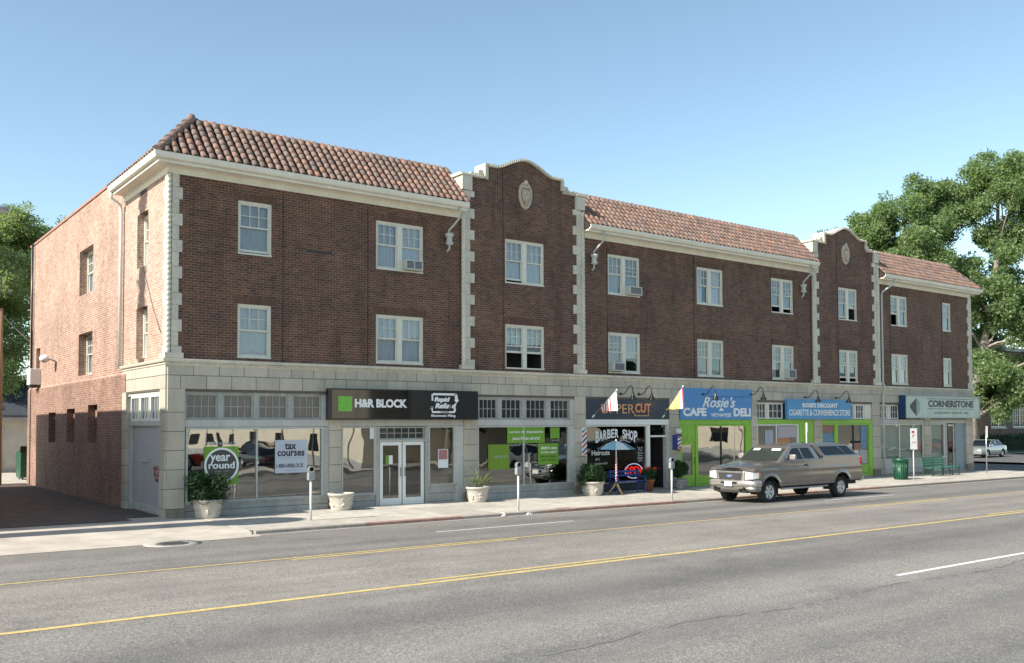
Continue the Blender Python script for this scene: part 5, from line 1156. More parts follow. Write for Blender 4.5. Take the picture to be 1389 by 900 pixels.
def truck(loc, rz):
    t = thing('pickup_truck', 'grey brown extended cab pickup truck with a cap over the bed, parked at the kerb', 'pickup truck', loc, rz)
    WF, WR, WRd, L = .98, 5.12, .39, 6.42; HW = .99
    xs = sorted(set(list(np.linspace(.12, L, 60))+[c+d for c in (WF, WR) for d in np.linspace(-.5, .5, 25)]))
    def zt(x): return 1.155+.20*min(1, max(0, (x-.15)/1.3))**.8 if x < 1.5 else 1.36+.05*(x-1.5)/.45 if x < 1.95 else 1.41+.0 if x < 4.02 else 1.52
    def zt2(x):
        if x < .22: return 1.09+.085*(x-.12)/.1
        return zt(x)
    def zb(x): return arch(x, (WF, WR), .51, .56 if x < 5.6 else .62, .41)
    def hw(x): return HW*(1-.11*max(0, (.5-x)/.5)**2.2)
    def prof(z, x):
        f = 1-.045*max(0, (z-.90)/.5)**1.5-.030*max(0, (.74-z)/.25)**1.3-.012*math.exp(-((z-1.02)/.05)**2)+.012*math.exp(-((z-1.12)/.05)**2)
        for c in (WF, WR):
            d = math.hypot(x-c, z-.4)
            if d < .68: f += .026*math.exp(-((d-.55)/.055)**2)
        f += -.006*math.exp(-((z-.80)/.02)**2)
        return f
    b = shell(xs, zb, zt2, hw, prof, 18); b.build('body', TP, t)
    MB().box(.4, L-.15, -.80, .80, .46, .66).build('chassis', M_DARK, t)
    for c in (WF, WR):                                   # wheel wells
        b = MB(); pts = [(c+.475*math.cos(w), .40+.475*math.sin(w)) for w in np.linspace(-.2, math.pi+.2, 17)]
        for ya, yb in ((-.93, -.5), (.5, .93)): b = MB(); b.add([(x, y, z) for y in (ya, yb) for x, z in pts], [(k, k+1, 17+k+1, 17+k) for k in range(16)]); b.build('wheel_well', M_DARK, t)
    b = MB(); b.quad((.12, -.86*.9, .5), (.12, .86*.9, .5), (.12, .86*.9, 1.09), (.12, -.86*.9, 1.09)); b.quad((L, -HW, .62), (L, -HW*.97, 1.52), (L, HW*.97, 1.52), (L, HW, .62)); b.build('end_panel', TP, t)
    # doors and panel gaps
    for s in (-1, 1):
        y = s*(HW+.001)
        for x in (1.90, 3.08, 3.98):
            b = MB(); n = 8; zs = np.linspace(.58, 1.40, n+1)
            v = [(x+dx, s*HW*prof(z, x)+s*.002, z) for z in zs for dx in (-.006, .006)]; b.add(v, [(2*k, 2*k+1, 2*k+3, 2*k+2) for k in range(n)]); b.build('panel_gap', M_BLACK, t)
        b = MB(); b.box(2.92, 3.06, s*.945, s*.985, 1.22, 1.28); b.build('door_handle', M_BLACK, t)
        b = MB(); b.box(1.95, 3.9, s*.95, s*.97, .70, .76); bevel(b.build('side_moulding', TP, t), .01)
        b = MB(); b.tube([(1.62, s*.93, .47), (4.3, s*.93, .47)], .035, 8); b.build('running_board', M_MGREY, t)
    # cab greenhouse
    def gh(x0b, x0t, x1t, x1b, zb_, zt_, yb, yt, name, cap=.06):
        b = MB(); n = 10
        # loft from belt to roof, rounded
        lay = [(zb_, x0b, x1b, yb), (zb_+(zt_-zb_)*.82, x0b+(x0t-x0b)*.80, x1b+(x1t-x1b)*.80, yb+(yt-yb)*.72), (zt_-.03, x0t-.02*(1 if x0t > x0b else 0), x1t, yt), (zt_, x0t+.10, x1t-.08, yt-.10), (zt_+.025, x0t+.4, x1t-.3, yt-.4)]
        vs = []
        for z, a, c, y in lay:
            r = .10 if z > zb_ else .05
            vs += [(a, -y+r, z), (a+r, -y, z), (c-r, -y, z), (c, -y+r, z), (c, y-r, z), (c-r, y, z), (a+r, y, z), (a, y-r, z)]
        fs = [(i*8+k, i*8+(k+1) % 8, (i+1)*8+(k+1) % 8, (i+1)*8+k) for i in range(len(lay)-1) for k in range(8)]+[tuple((len(lay)-1)*8+k for k in range(8))]
        b.add(vs, fs, 0, False); return bevel(b.build(name, TP, t), .02, 2, 20)
    gh(1.50, 2.36, 3.60, 4.02, 1.37, 1.955, .915, .765, 'cab'); gh(4.045, 3.64, 5.72, 6.38, 1.51, 1.965, .915, .785, 'truck_cap')
    def sidepoly(pts, name, m=M_TGLASS, off=.012, belt=(1.37, .915), top=(1.925, .765)):
        for s in (-1, 1):
            def yy(z): u = (z-belt[0])/(top[0]-belt[0]); return (belt[1]+(top[1]-belt[1])*min(1, max(0, u/.82*.72 if u < .82 else .72+(u-.82)/.18*.28)))+off
            zs = sorted({p[1] for p in pts}); b = MB(); n = len(pts)
            mid = []
            b.add([(x, s*yy(z), z) for x, z in pts], [tuple(range(n)) if s < 0 else tuple(range(n))[::-1]]); b.build(name, m, t)
    sidepoly([(2.02, 1.455), (2.92, 1.46), (2.74, 1.85), (2.46, 1.85), (2.32, 1.80)], 'door_window'); sidepoly([(3.0, 1.465), (3.60, 1.475), (3.34, 1.85), (2.82, 1.85)], 'door_window')
    sidepoly([(4.20, 1.565), (5.50, 1.565), (5.04, 1.88), (3.90, 1.88)], 'cap_window', belt=(1.51, .915), top=(1.935, .785)); sidepoly([(5.55, 1.565), (6.14, 1.565), (5.64, 1.88), (5.10, 1.88)], 'cap_window', belt=(1.51, .915), top=(1.935, .785))
    WSG = mat('windscreen', (.03, .038, .034), .04, var=.1, spec=.7)
    b = MB(); b.add([(1.55, -.80, 1.425), (1.55, .80, 1.425), (2.16, .72, 1.835), (2.16, -.72, 1.835)], [(0, 1, 2, 3)]); o = b.build('windscreen', WSG, t)
    for y0, y1 in ((-.60, -.22), (.30, .58)):  # two white patches painting reflections onto the windscreen
        b = MB(); f = lambda u: (1.55+.61*u-.012, 1.425+.41*u+.012); (xa, za), (xb, zb2) = f(.80), f(.96); b.quad((xa, y0, za), (xa, y1, za), (xb, y1*.96, zb2), (xb, y0*.96, zb2)); b.build('painted_reflection', M_LW, o)
    # hood deflector, grille, lamps, bumper
    b = MB(); n = 12
    v = [(.10+.16*abs(q)**2.2+dx, q*.80, 1.135+dz+.03*(1-q*q)) for q in np.linspace(-1, 1, n+1) for dx, dz in ((0, 0), (.16, .06))]
    b.add(v, [(2*k, 2*k+2, 2*k+3, 2*k+1) for k in range(n)], 0, True); b.build('hood_deflector', M_BLACKG, t)
    b = MB(); b.prism([(-.56, .70), (.56, .70), (.60, 1.10), (-.60, 1.10)], .06, .13, axis='x'); bevel(b.build('grille_surround', M_CHROME, t), .02)
    b = MB(); b.prism([(-.46, .80), (.46, .80), (.50, 1.04), (-.50, 1.04)], .048, .062, axis='x'); gr = b.build('grille', mat('grille mesh', (.035, .035, .035), .5), t)
    for k in range(6): MB().box(.038, .05, -.47, .47, .815+k*.04, .828+k*.04).build('grille_bar', mat('grille bar', (.10, .10, .10), .5, .3), gr)
    b = MB(); b.prism([(.13*math.cos(w), .93+.05*math.sin(w)) for w in np.linspace(0, 6.283, 24, endpoint=False)], .02, .045, axis='x'); b.build('badge_ring', M_CHROME, t)
    b = MB(); b.prism([(.118*math.cos(w), .93+.04*math.sin(w)) for w in np.linspace(0, 6.283, 24, endpoint=False)], .014, .02, axis='x'); bd = b.build('oval_badge', mat('badge blue', (.03, .09, .32), .3), t)
    tx = text('Ford', .012, 0, .93, .07, M_LW, bd, w=.14, fh=.045, shear=.3, rz=-math.pi/2, ext=.001)
    for s in (-1, 1):
        b = MB(); b.prism([(s*.61, .83), (s*.885, .85), (s*.885, 1.07), (s*.63, 1.10)] if s > 0 else [(s*.61, .83), (s*.63, 1.10), (s*.885, 1.07), (s*.885, .85)], .085, .125, axis='x')
        f = lambda x, z, e=.006: (x, s*(HW*(1-.11*max(0, (.5-x)/.5)**2.2)*prof(z, x)+e), z)
        vs = [f(.10, .85), f(.22, .86), f(.36, .88), f(.36, 1.06), f(.22, 1.075), f(.10, 1.075)]; b.add(vs, [(0, 1, 2, 3, 4, 5)] if s < 0 else [(5, 4, 3, 2, 1, 0)])
        b.add([(.085, s*.885, .85), vs[0], vs[5], (.085, s*.885, 1.07)], [(0, 1, 2, 3)]); b.build('headlight', M_LAMP, t)
        b = MB(); b.add([f(.362, .93), f(.45, .94), f(.44, 1.06), f(.362, 1.06)], [(0, 1, 2, 3) if s < 0 else (3, 2, 1, 0)]); b.build('marker_lamp', M_AMBER, t)
        b = MB(); b.box(.0, .04, s*.42, s*.55, .44, .52); b.build('tow_hook', M_BLACK, t); MB().box(4.012, 4.066, s*.86, s*.93, .62, 1.53).build('bed_gap', M_BLACK, t)
        b = MB(); b.prism([(1.99, 1.46), (2.12, 1.46), (2.12, 1.64), (1.99, 1.64)], s*1.0, s*1.22); bevel(b.build('mirror', mat('mirror shell', (.38, .33, .30), .35, .4), t), .03); MB().box(2.0, 2.1, s*.88, s*1.0, 1.45, 1.50).build('mirror_arm', M_BLACK, t)
        b = MB(); b.box(6.30, 6.435, s*.90, s*.98, 1.06, 1.44); bevel(b.build('tail_light', M_TAIL, t), .01)
        for cx_ in (WF, WR): wheel(t, cx_, s*.80, WRd, .27, s)
    def wrap(prof_, name, m):                            # strip that runs round the nose from wheel arch to wheel arch
        pts = [(.46, -1.0), (.30, -1.0), (.19, -.985)]+[(.02+.13*abs(q)**3, q*.97) for q in np.linspace(-.97, .97, 13)]+[(.19, .985), (.30, 1.0), (.46, 1.0)]
        b = MB(); k = len(prof_); v = []
        for x, y in pts:
            out = min(1, max(0, (abs(y)-.95)/.04)) if x > .16 else 0
            for dx, z in prof_: v.append((x+dx*(1-out), y-(dx*out*.5 if y > 0 else -dx*out*.5), z))
        b.add(v, [(i*k+j, (i+1)*k+j, (i+1)*k+j+1, i*k+j+1) for i in range(len(pts)-1) for j in range(k-1)], 0, True); return b.build(name, m, t)
    wrap([(.03, .58), (-.03, .62), (-.035, .72), (.0, .79), (.07, .80)], 'front_bumper', mat('bright bumper', (.55, .53, .50), .3, .75))
    wrap([(.06, .42), (.01, .46), (-.005, .575), (.03, .58)], 'valance', TP)
    for s in (-1, 1): MB().prism([(s*.62+.055*math.cos(w), .52+.055*math.sin(w)) for w in np.linspace(0, 6.283, 14, endpoint=False)], -.005, .03, axis='x').build('fog_lamp', M_BLACK, t)
    MB().box(.04, .3, -.7, .7, .38, .50).build('air_dam', M_DARK, t); MB().box(-.018, .0, -.34, .34, .67, .74).build('bumper_slot', M_BLACK, t)
    MB().box(-.045, -.03, -.16, .16, .59, .75).build('licence_plate', M_LW, t)
    b = MB(); b.box(6.42, 6.60, -.92, .92, .56, .74); bevel(b.build('rear_bumper', M_CHROME, t), .03)
    return t
truck((17.25, -5.2, zr(20, -5.2)-.005), math.atan(-.004)*0)
# sedans
def sedan(loc, rz, col, label, cat='car', group=None, hatch=False):
    t = thing('parked_car', label, cat, loc, rz, group); P_ = paint('car paint '+label[:6], col, .4, .35); WF, WR, L, HW = .9, 3.62, 4.6, .88
    xs = sorted(set(list(np.linspace(0, L, 40))+[c+d for c in (WF, WR) for d in np.linspace(-.4, .4, 17)]))
    def zt(x): return .62+.14*min(1, x/.3)+.12*min(1, max(0, x-.3)/1.1) if x < 1.6 else .90+.04*min(1, (x-1.6)/2) if x < 4.3 else .94-.25*((x-4.3)/.3)**2
    def zb(x): return arch(x, (WF, WR), .37, .24+.08*max(0, (.4-x)/.4), .31)
    hw = lambda x: HW*(1-.18*max(0, (.6-x)/.6)**2-.12*max(0, (x-4.1)/.5)**2); prof = lambda z, x: 1-.08*max(0, (z-.6)/.35)**1.5-.06*max(0, (.4-z)/.2)
    shell(xs, zb, zt, hw, prof, 10).build('body', P_, t)
    b = MB(); b.quad((0, -.72, .3), (0, .72, .3), (0, .72, .66), (0, -.72, .66)); b.quad((L, -.77, .24), (L, -.77, .70), (L, .77, .70), (L, .77, .24)); bevel(b.build('end_panel', P_, t), .01); MB().box(.2, L-.2, -.75, .75, .18, .32).build('chassis', M_DARK, t)
    lay = [(.90, 1.25, 4.05, .80), (1.15, 1.68, 3.78, .72), (1.36, 2.0, 3.35, .62), (1.41, 2.25, 3.1, .50)]; b = MB(); vs = []
    for z, a, c, y in lay: vs += [(a, -y+.06, z), (a+.08, -y, z), (c-.08, -y, z), (c, -y+.06, z), (c, y-.06, z), (c-.08, y, z), (a+.08, y, z), (a, y-.06, z)]
    b.add(vs, [(i*8+k, i*8+(k+1) % 8, (i+1)*8+(k+1) % 8, (i+1)*8+k) for i in range(2) for k in range(8)]); b.build('windows', M_TGLASS, t)
    b = MB(); b.add(vs[16:], [(k, (k+1) % 8, 8+(k+1) % 8, 8+k) for k in range(8)]+[tuple(range(8, 16))]); b.build('roof_panel', P_, t)
    b = MB()
    for s in (-1, 1):
        for (xa, xb) in ((1.33, 2.1), (2.55, 2.62), (3.97, 3.27)): b.tube([(xa, s*.805, .91), (xb, s*.63, 1.36)], .028, 6)
    b.build('window_pillars', P_, t)
    for s in (-1, 1):
        MB().box(-.01, .12, s*.45, s*.72, .54, .66).build('headlight', M_LAMP, t); MB().box(4.5, 4.61, s*.48, s*.76, .62, .80).build('tail_light', M_TAIL, t); MB().box(1.55, 1.65, s*.84, s*1.0, .93, 1.04).build('mirror', P_, t)
        for c in (WF, WR): wheel(t, c, s*.74, .31, .2, s)
    MB().box(-.06, .1, -.78, .78, .30, .48).build('front_bumper', P_, t); MB().box(4.5, 4.68, -.78, .78, .32, .52).build('rear_bumper', P_, t)
    return t
sedan((64.9, 10.4, -.17), math.radians(3), (.30, .31, .31), 'silver saloon car parked beyond the far corner of the brick building')

# ================================================================ TREES
def tree(name, label, loc, h, crown_pts, leaf, nleaf, size, trunk, bark, spread, cat='tree', stuff=None):
    t = thing(name, label, cat, loc); b = MB()
    tr = [Vector(p) for p in trunk[0]]; b.tube(tr, trunk[1], 10)
    for cp in crown_pts[::3]:
        # limb from the nearest lower trunk point to the clump
        c = Vector(cp); cand = [p for p in tr if p.z < c.z] or tr[:1]; s = min(cand[-3:], key=lambda p: (p-c).length); r0 = trunk[1][tr.index(s)]*.5
        m = (s+c)/2+Vector((random.uniform(-.4, .4), random.uniform(-.4, .4), random.uniform(-.3, .5))); b.tube([s, m, c], [r0, r0*.55, .03], 6)
    b.build('trunk', bark, t)
    sub = []
    for cp in crown_pts:
        c = np.array(cp)
        for _ in range(11): d = rng.normal(size=3); d /= np.linalg.norm(d); sub.append(c+d*np.array(spread)*rng.random()**.4)
    P_ = np.array(sub); rad = np.array(spread)*.62
    leafmesh('crown', [leaves(None, P_, size, nleaf, rad, flat=.55)], leaf, t); return t
def crown(n, c, r, seed, flat=1.):
    random.seed(seed); out = []
    while len(out) < n:
        p = [random.uniform(-1, 1) for _ in range(3)]; d = math.sqrt(sum(q*q for q in p))
        if .25 < d < 1: out.append((c[0]+p[0]*r[0], c[1]+p[1]*r[1], c[2]+p[2]*r[2]))
    return out
tree('cottonwood_tree', 'tall cottonwood with a pale leaning trunk at the far right corner', (71.0, 13.2, -.2), 26,
     crown(30, (1.9, -1.4, 22.0), (3.4, 3.4, 3.5), 3)+crown(60, (4.4, -3.2, 13.8), (5.2, 5.4, 6.0), 4)+crown(12, (-.9, .6, 13.2), (1.9, 2.0, 3.0), 7)+crown(22, (1.2, -1.2, 6.2), (3.2, 3.0, 3.0), 5), M_LEAFR, 150000, .125,
     ([(0, 0, 0), (-.3, .1, 3), (.2, 0, 6), (1.0, -.3, 9), (1.7, -.8, 12), (2.2, -1.2, 17), (2.2, -1.4, 23)], [.55, .46, .4, .34, .28, .2, .1]), M_BARKP, (1.15, 1.15, 1.0))
tree('cottonwood_tree', 'cottonwood crown rising behind the right end of the tile roof', (67.4, 17.2, -.2), 24,
     crown(56, (0, 0, 17.4), (4.5, 4.5, 5.6), 8)+crown(14, (2.4, -1.8, 21.6), (1.7, 1.5, 2.9), 9)+crown(14, (-3.2, 2.4, 18.4), (2.2, 2, 2.4), 10)+crown(10, (-5.0, 3.8, 16.8), (1.6, 1.6, 2.2), 11), M_LEAFR, 115000, .12,
     ([(0, 0, 0), (.1, 0, 5), (0, .2, 10), (-.2, 0, 15), (.3, 0, 20)], [.5, .42, .33, .22, .1]), M_BARKP, (1.1, 1.1, .95))
tree('street_tree', 'bushy low tree in front of the brick house past the corner', (74.0, 14.6, -.2), 9,
     crown(26, (0, 0, 6.6), (2.5, 2.4, 4.2), 12), M_LEAFR, 42000, .12, ([(0, 0, 0), (.1, 0, 2.2), (0, 0, 4.5), (0, 0, 7)], [.22, .2, .15, .08]), M_BARK, (1.1, 1.1, .9))
tree('maple_tree', 'broad dark tree behind the brick house at the right edge', (97, 36, -.2), 16,
     crown(34, (0, 0, 11), (10, 7, 6), 15), M_LEAFR, 36000, .2, ([(0, 0, 0), (0, 0, 5), (0, 0, 10)], [.5, .4, .2]), M_BARK, (2.0, 2.0, 1.4))
tree('locust_tree', 'feathery tree rising behind the far end of the alley wall', (-1.6, 34, 0), 17,
     crown(105, (.3, 0, 9.8), (5.0, 4.2, 5.9), 21)+crown(5, (3.0, -1, 14.0), (1.2, 1, .9), 22), M_LEAFL, 85000, .085, ([(0, 0, 0), (.3, 0, 4), (.1, 0, 8), (.5, 0, 11), (.3, 0, 13.5)], [.35, .3, .22, .15, .07]), M_BARK, (1.0, 1.0, .6))
tree('locust_tree', 'thin topped tree showing above the alley wall parapet', (3.4, 36, 0), 18,
     crown(24, (0, 0, 13.2), (3.4, 3.0, 2.4), 25), M_LEAFL, 32000, .085, ([(0, 0, 0), (0, 0, 6), (0, 0, 12), (.1, 0, 14)], [.35, .28, .18, .07]), M_BARK, (1.0, 1.0, .6))
tree('locust_tree', 'dark low tree crown over the garage roof in the alley', (-1.2, 44, 0), 10,
     crown(24, (0, 0, 6.8), (4.6, 3.6, 2.8), 28), M_LEAFS, 30000, .13, ([(0, 0, 0), (0, 0, 4), (0, 0, 7)], [.3, .25, .1]), M_BARK, (1.2, 1.2, .8))

# ================================================================ BEYOND THE CORNER (right)
g = sheet('side_street', XE+.2, 58.5, K-.02, 90, M_ASPHS, lambda x, y: -.30+.0*x, 3, 4); tag(g, kind='structure')
g = sheet('far_pavement', 58.5, 74, K+.0, 4.0, M_CONCW, lambda x, y: -.16, 4, 2); tag(g, kind='structure')
g = sheet('car_park', 58.5, 110, 4.0, 12.3, M_ASPHS, lambda x, y: -.17, 4, 2); tag(g, kind='structure')
g = sheet('front_path', 58.5, 110, 12.3, 13.4, M_CONCW, lambda x, y: -.10, 4, 1); tag(g, kind='structure')
g = sheet('lawn', 58.5, 130, 13.4, 90, M_GRASS, lambda x, y: -.06+.05*min(3, y-13.4), 4, 6); tag(g, kind='structure')
g = sheet('far_lawn', 74, 130, K, 4.0, M_GRASS, lambda x, y: -.15, 4, 2); tag(g, kind='structure')
H = thing('brick_house', 'brown brick apartment house with white casement windows behind a clipped hedge', 'building', (82, 17.5, 0))
M_BR3 = brickmat('house brick', (.25, .15, .11), (.19, .11, .085), (.26, .21, .18), .2)
hw_ = [(a, a+3.0, z, z+2.4) for a in (.9, 5.3, 10.0, 14.8) for z in (2.1, 6.0)]
wall('brick_wall', 0, 20, -.3, 9.6, hw_, M_BR3, parent=H); MB().quad((0, 0, -.3), (0, 0, 9.6), (0, 14, 9.6), (0, 14, -.3)).quad((20, 0, -.3), (20, 14, -.3), (20, 14, 9.6), (20, 0, 9.6)).build('end_wall', M_BR3, H)
MB().box(-.3, 20.3, -.3, 14.2, 9.6, 9.95).build('flat_roof', M_TRIMD, H)
for a, c, z0, z1 in hw_:
    b = MB(); b.box(a, c, .03, .12, z0, z0+.12); b.box(a, c, .03, .12, z1-.12, z1); b.box(a, a+.12, .03, .12, z0+.12, z1-.12); b.box(c-.12, c, .03, .12, z0+.12, z1-.12); b.box((a+c)/2-.08, (a+c)/2+.08, .03, .12, z0+.12, z1-.12)
    for u in range(2):
        xa = a+.12+u*((c-a)/2-.04)
        for k in (1, 2): b.box(xa+k*.43-.015, xa+k*.43+.015, .05, .1, z0+.12, z1-.12)
        for k in (1, 2, 3): b.box(xa-.0, xa+1.28, .052, .098, z0+.12+k*.54-.015, z0+.12+k*.54+.015)
    o = b.build('window', M_WHITE, H); MB().quad((a+.05, .09, z0+.05), (c-.05, .09, z0+.05), (c-.05, .09, z1-.05), (a+.05, .09, z1-.05)).build('pane', M_TGLASS, o)
    MB().box(a-.12, c+.12, -.06, .12, z0-.14, z0).build('sill', M_STONE, H)
for k, (x0, x1, lb) in enumerate(((68, 74.4, 'clipped dark hedge behind the silver car'), (75.0, 92, 'long clipped hedge under the windows of the brick house'))):
    c_ = [leaves(None, [(x, 15.6, z) for x in np.arange(x0, x1, .5) for z in (.5, 1.1)], .09, int(2200*(x1-x0)/6), (.5, .5, .5))]
    o = leafmesh('hedge', c_, M_LEAFS); tag(o, lb, 'hedge')
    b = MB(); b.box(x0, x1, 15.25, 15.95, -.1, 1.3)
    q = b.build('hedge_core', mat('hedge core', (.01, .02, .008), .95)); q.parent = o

# ================================================================ ALLEY (left)
t = thing('utility_pole', 'weathered wooden utility pole at the left edge of the alley', 'utility pole', (-1.28, 19.2, 0))
MB().tube([(0, 0, -.2), (.0, 0, 4), (0, 0, 7.7)], [.15, .13, .11], 12).build('pole', M_WOOD, t)
t = thing('street_lamp', 'cobra head street lamp showing at the upper left edge above the trees', 'street lamp', (-3.4, 19.2, 0)); MB().tube([(0, 0, 0), (0, 0, 11.5)], [.12, .07], 10).build('pole', M_METAL, t)
MB().tube([(0, 0, 11.4), (.8, 0, 11.9), (1.75, 0, 12.05)], .03, 8).build('lamp_arm', M_MGREY, t)
b = MB(); b.ell((2.0, 0, 12.05), (.42, .2, .13)); b.build('lamp_head', M_MGREY, t); MB().ell((2.05, 0, 11.96), (.28, .15, .12)).build('lamp_lens', mat('lamp lens', (.4, .42, .42), .2), t)
b = MB(); pts = [(-1.1, 19.2, 7.4+(6.0-7.4)*u-.25*math.sin(math.pi*u)) if 0 else (-1.28+1.28*u, 19.2-.3*u, 7.5-1.35*u-.05*math.sin(math.pi*u)) for u in np.linspace(0, 1, 9)]
b.tube(pts, .014, 5); tag(b.build('service_wire', M_LG), 'service wire running from the wooden pole to the alley wall', 'wire')
t = thing('dumpster', 'green wheeled dumpster at the rear corner of the alley', 'dumpster', (.22, 23.6, .16))
b = MB(); b.prism([(-.55, 0), (.55, 0), (.75, 1.15), (-.65, 1.45)], 0, 1.2, axis='x'); bevel(b.build('bin', M_TGREEN, t), .02); b = MB(); b.box(-.03, 1.23, -.68, -.6, 1.2, 1.5); b.build('lid', M_BLACK, t)
for x in (.12, 1.05):
    for y in (-.4, .4): MB().tube([(x-.03, y, -.06), (x+.03, y, -.06)], .08, 10).build('caster', M_BLACK, t)
G = thing('garage', 'small white garage with a pale door behind the dumpster', 'garage', (-2.2, 31.5, 0))
MB().box(0, 7, 0, 6, 0, 2.9).build('wall', mat('garage stucco', (.55, .52, .45), .8, var=.08, scale=2, streak=.2), G); MB().box(-.4, 7.4, -.5, 6.3, 2.9, 3.08).build('roof', M_TRIMD, G)
MB().box(1.7, 2.9, -.06, 0, 0, 2.35).build('door', M_WHITE, G); MB().box(1.6, 3.0, -.1, -.0, 2.35, 2.55).build('lintel', M_TRIM, G)
MB().box(-.1, .25, -.2, .1, 0, 2.9).build('corner_post', M_WHITE, G)
H2 = thing('house', 'low house with a dark hipped roof behind the garage', 'house', (-6.5, 40.5, 0))
MB().box(0, 14, 0, 9, 0, 3.4).build('wall', mat('house siding', (.30, .31, .32), .8, var=.1), H2)
b = MB(); b.add([(-.6, -.6, 3.3), (14.6, -.6, 3.3), (14.6, 9.6, 3.3), (-.6, 9.6, 3.3), (4, 4.5, 6.0), (10, 4.5, 6.0)], [(0, 1, 5, 4), (1, 2, 5), (2, 3, 4, 5), (3, 0, 4)]); b.build('roof', mat('dark shingles', (.045, .05, .065), .9, var=.25, scale=6), H2)
for x in (1.5, 5.5, 9.5): f = MB().box(x, x+1.4, -.06, 0, 1.2, 2.6).build('window', M_WHITE, H2); MB().box(x+.12, x+1.28, -.07, -.06, 1.32, 2.48).build('pane', M_TGLASS, f)
b = MB(); 
ft = thing('board_fence', 'grey board fence closing the rear yard beside the garage', 'fence', (-6.0, 31.0, 0))
for k in range(26): MB().box(k*.15, k*.15+.14, 0, .03, .05, 1.8+random.uniform(-.02, .02)).build('board', M_TRIMD, ft)
# neighbour across the alley, and an added, unseen post with panel, which throw the shadows in the alley mouth
NB = thing('neighbour_building', 'two storey brick building on the other side of the alley', 'building', (-16.2, -.45, 0))
wall('brick_wall', 0, 10, -.2, 7.55, [(1.2, 3.0, 3.9, 5.8), (6.8, 8.6, 3.9, 5.8), (1.0, 4.2, .6, 2.7), (5.6, 9.0, .6, 2.7)], M_BRICK, parent=NB)
MB().quad((10, 0, -.2), (10, 18.4, -.2), (10, 18.4, 7.55), (10, 0, 7.55)).quad((0, 0, -.2), (0, 0, 7.55), (0, 18.4, 7.55), (0, 18.4, -.2)).quad((0, 18.4, -.2), (0, 18.4, 7.55), (10, 18.4, 7.55), (10, 18.4, -.2)).build('side_wall', M_BRICKS, NB)
MB().box(-.05, 10.05, -.05, 18.45, 7.55, 7.68).build('roof', M_TRIM, NB)
for a, c, z0, z1 in ((1.2, 3.0, 3.9, 5.8), (6.8, 8.6, 3.9, 5.8), (1.0, 4.2, .6, 2.7), (5.6, 9.0, .6, 2.7)): MB().box(a, c, .1, .14, z0, z1).build('window', M_TGLASS, NB)
t = thing('shadow_post', 'unseen oval panel on a thick post, added to cast a shadow on the pavement', 'sign', (-9.1, -1.75, zg(-9)))
MB().tube([(0, .25, 0), (0, .25, 8.6)], .42, 16).build('pole', M_METAL, t)
MB().prism([(-.05+.75*math.cos(w), 8.1+.95*math.sin(w)) for w in np.linspace(0, 6.283, 28, endpoint=False)], -.12, .12, axis='x').build('oval_panel', M_WHITE, t)

# ================================================================ ACROSS THE STREET (seen in the shop glass)
g = MB(); tag(MB().box(9.5, 120, -26.0, -22.5, -.3, .04).build('far_sidewalk', M_CONCW), kind='structure')
tag(MB().box(-60, 120, -75, -26.0, -.3, -.02).build('car_lot', M_ASPHS), kind='structure')
M_STU = mat('cream stucco', (.68, .60, .47), .85, var=.05, scale=1.5, streak=.08, co_='World')
def stucco_building(x0, x1, y0, y1, h, label, wins):
    t = thing('stucco_building', label, 'building', (x0, y0, 0)); Wd = x1-x0; D = y1-y0
    o = wall('west_wall', 0, D, -.2, h, wins, M_STU, 'x', 0., .18, parent=t)
    MB().quad((0, D, -.2), (0, D, h), (Wd, D, h), (Wd, D, -.2)).quad((Wd, 0, -.2), (Wd, D, -.2), (Wd, D, h), (Wd, 0, h)).quad((0, 0, -.2), (Wd, 0, -.2), (Wd, 0, h), (0, 0, h)).build('wall', M_STU, t)
    MB().box(-.15, Wd+.15, -.15, D+.15, h, h+.25).build('roof', M_TRIMD, t)
    for y in np.arange(2.6, D, 5.3): MB().tube([(-.08, y, 0), (-.08, y+.05, 3), (-.08, y, h)], .05, 6).build('downspout', M_MGREY, t)
    MB().box(-.02, 0, 0, D, -.1, .45).build('plinth', M_TRIMD, t)
    for w in wins: b = MB().box(.1, .16, w[0], w[1], w[2], w[3]); b.build('window', M_TGLASS, t)
    return t
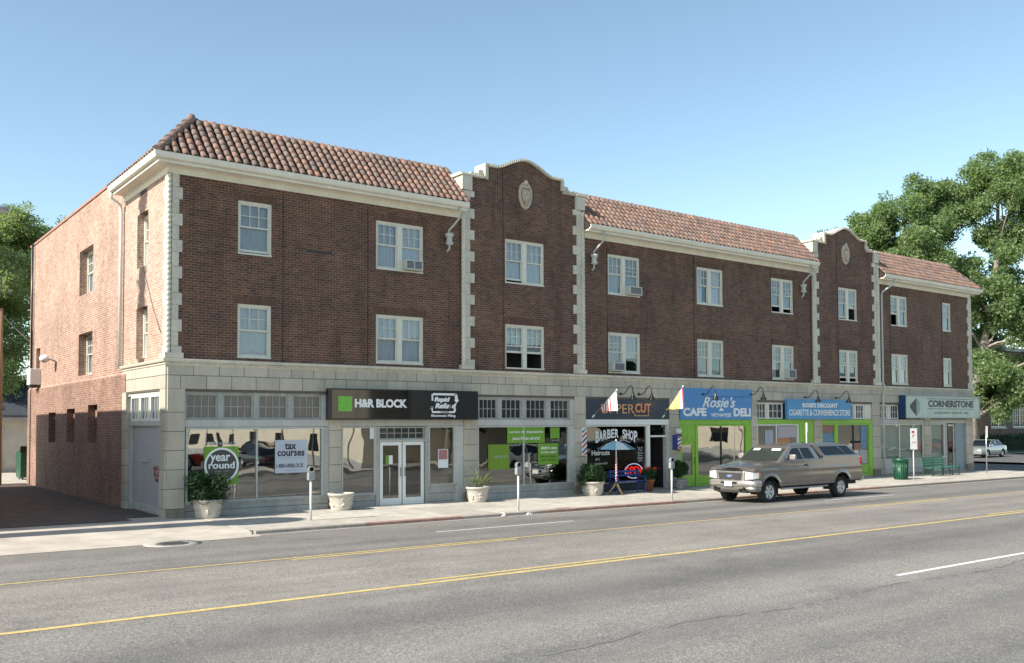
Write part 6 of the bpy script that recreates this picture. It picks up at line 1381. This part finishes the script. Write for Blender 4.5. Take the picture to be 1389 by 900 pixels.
stucco_building(20, 38, -62, -26.2, 8.0, 'cream stucco building facing the parking lot across the street', [(a, a+1.9, .7, 1.9) for a in (3, 7.4, 12, 17, 22, 28)]+[(10, 11, 0.01, 2.2)]+[(a, a+1.5, 4.6, 6.2) for a in (6, 13, 20, 27)])
stucco_building(56, 74, -60, -24.6, 7.0, 'second cream stucco building further along the far side of the street', [(a, a+2.2, .9, 2.3) for a in (3, 9, 17, 24, 31)])
for k, (x, y, r, c, l) in enumerate(((11.5, -31.5, 172, (.42, .02, .02), 'bright red car in the lot across the street'), (14.5, -30.5, 94, (.03, .03, .035), 'black car parked by the cream wall across the street'), (16.5, -36.5, 88, (.10, .015, .015), 'dark maroon car in the lot across the street'),
        (68, -19.9, 180, (.55, .55, .55), 'pale grey car at the far kerb opposite the corner office'), (80, -19.9, 180, (.4, .03, .03), 'red car at the far kerb opposite the corner office'), (30.5, -20.3, 180, (.45, .46, .44), 'light green grey car at the far kerb in front of the trees'))):
    sedan((x, y, zr(x, -20) if y > -22 else 0.0), math.radians(r), c, l)
for k, (x, y, l) in enumerate(((31.5, -23.6, 'dense street tree opposite the green poster window'), (40.5, -23.6, 'dense street tree opposite the barber shop'), (25.2, -24.2, 'dense street tree opposite the double doors'), (3.8+44, -24, 'dense street tree opposite the cafe'))):
    if k == 3: continue
    tree('street_tree', l, (x, y, .04), 8, crown(12, (0, 0, 4.6), (3.4, 1.8, 2.6), 40+k), M_LEAFS, 12000, .2, ([(0, 0, 0), (0, 0, 2), (0, 0, 5)], [.2, .17, .08]), M_BARK, (1.4, 1.2, 1.0))

# lettering becomes plain mesh
bpy.context.view_layer.update(); dg = bpy.context.evaluated_depsgraph_get()
for o in [o for o in S.objects if o.type == 'FONT']:
    me = bpy.data.meshes.new_from_object(o.evaluated_get(dg)); nm = o.name; lab = o.parent
    q = bpy.data.objects.new('lettering', me); link(q); q.parent = o.parent; q.location = o.location; q.rotation_euler = o.rotation_euler; q.scale = o.scale
    bpy.data.objects.remove(o)
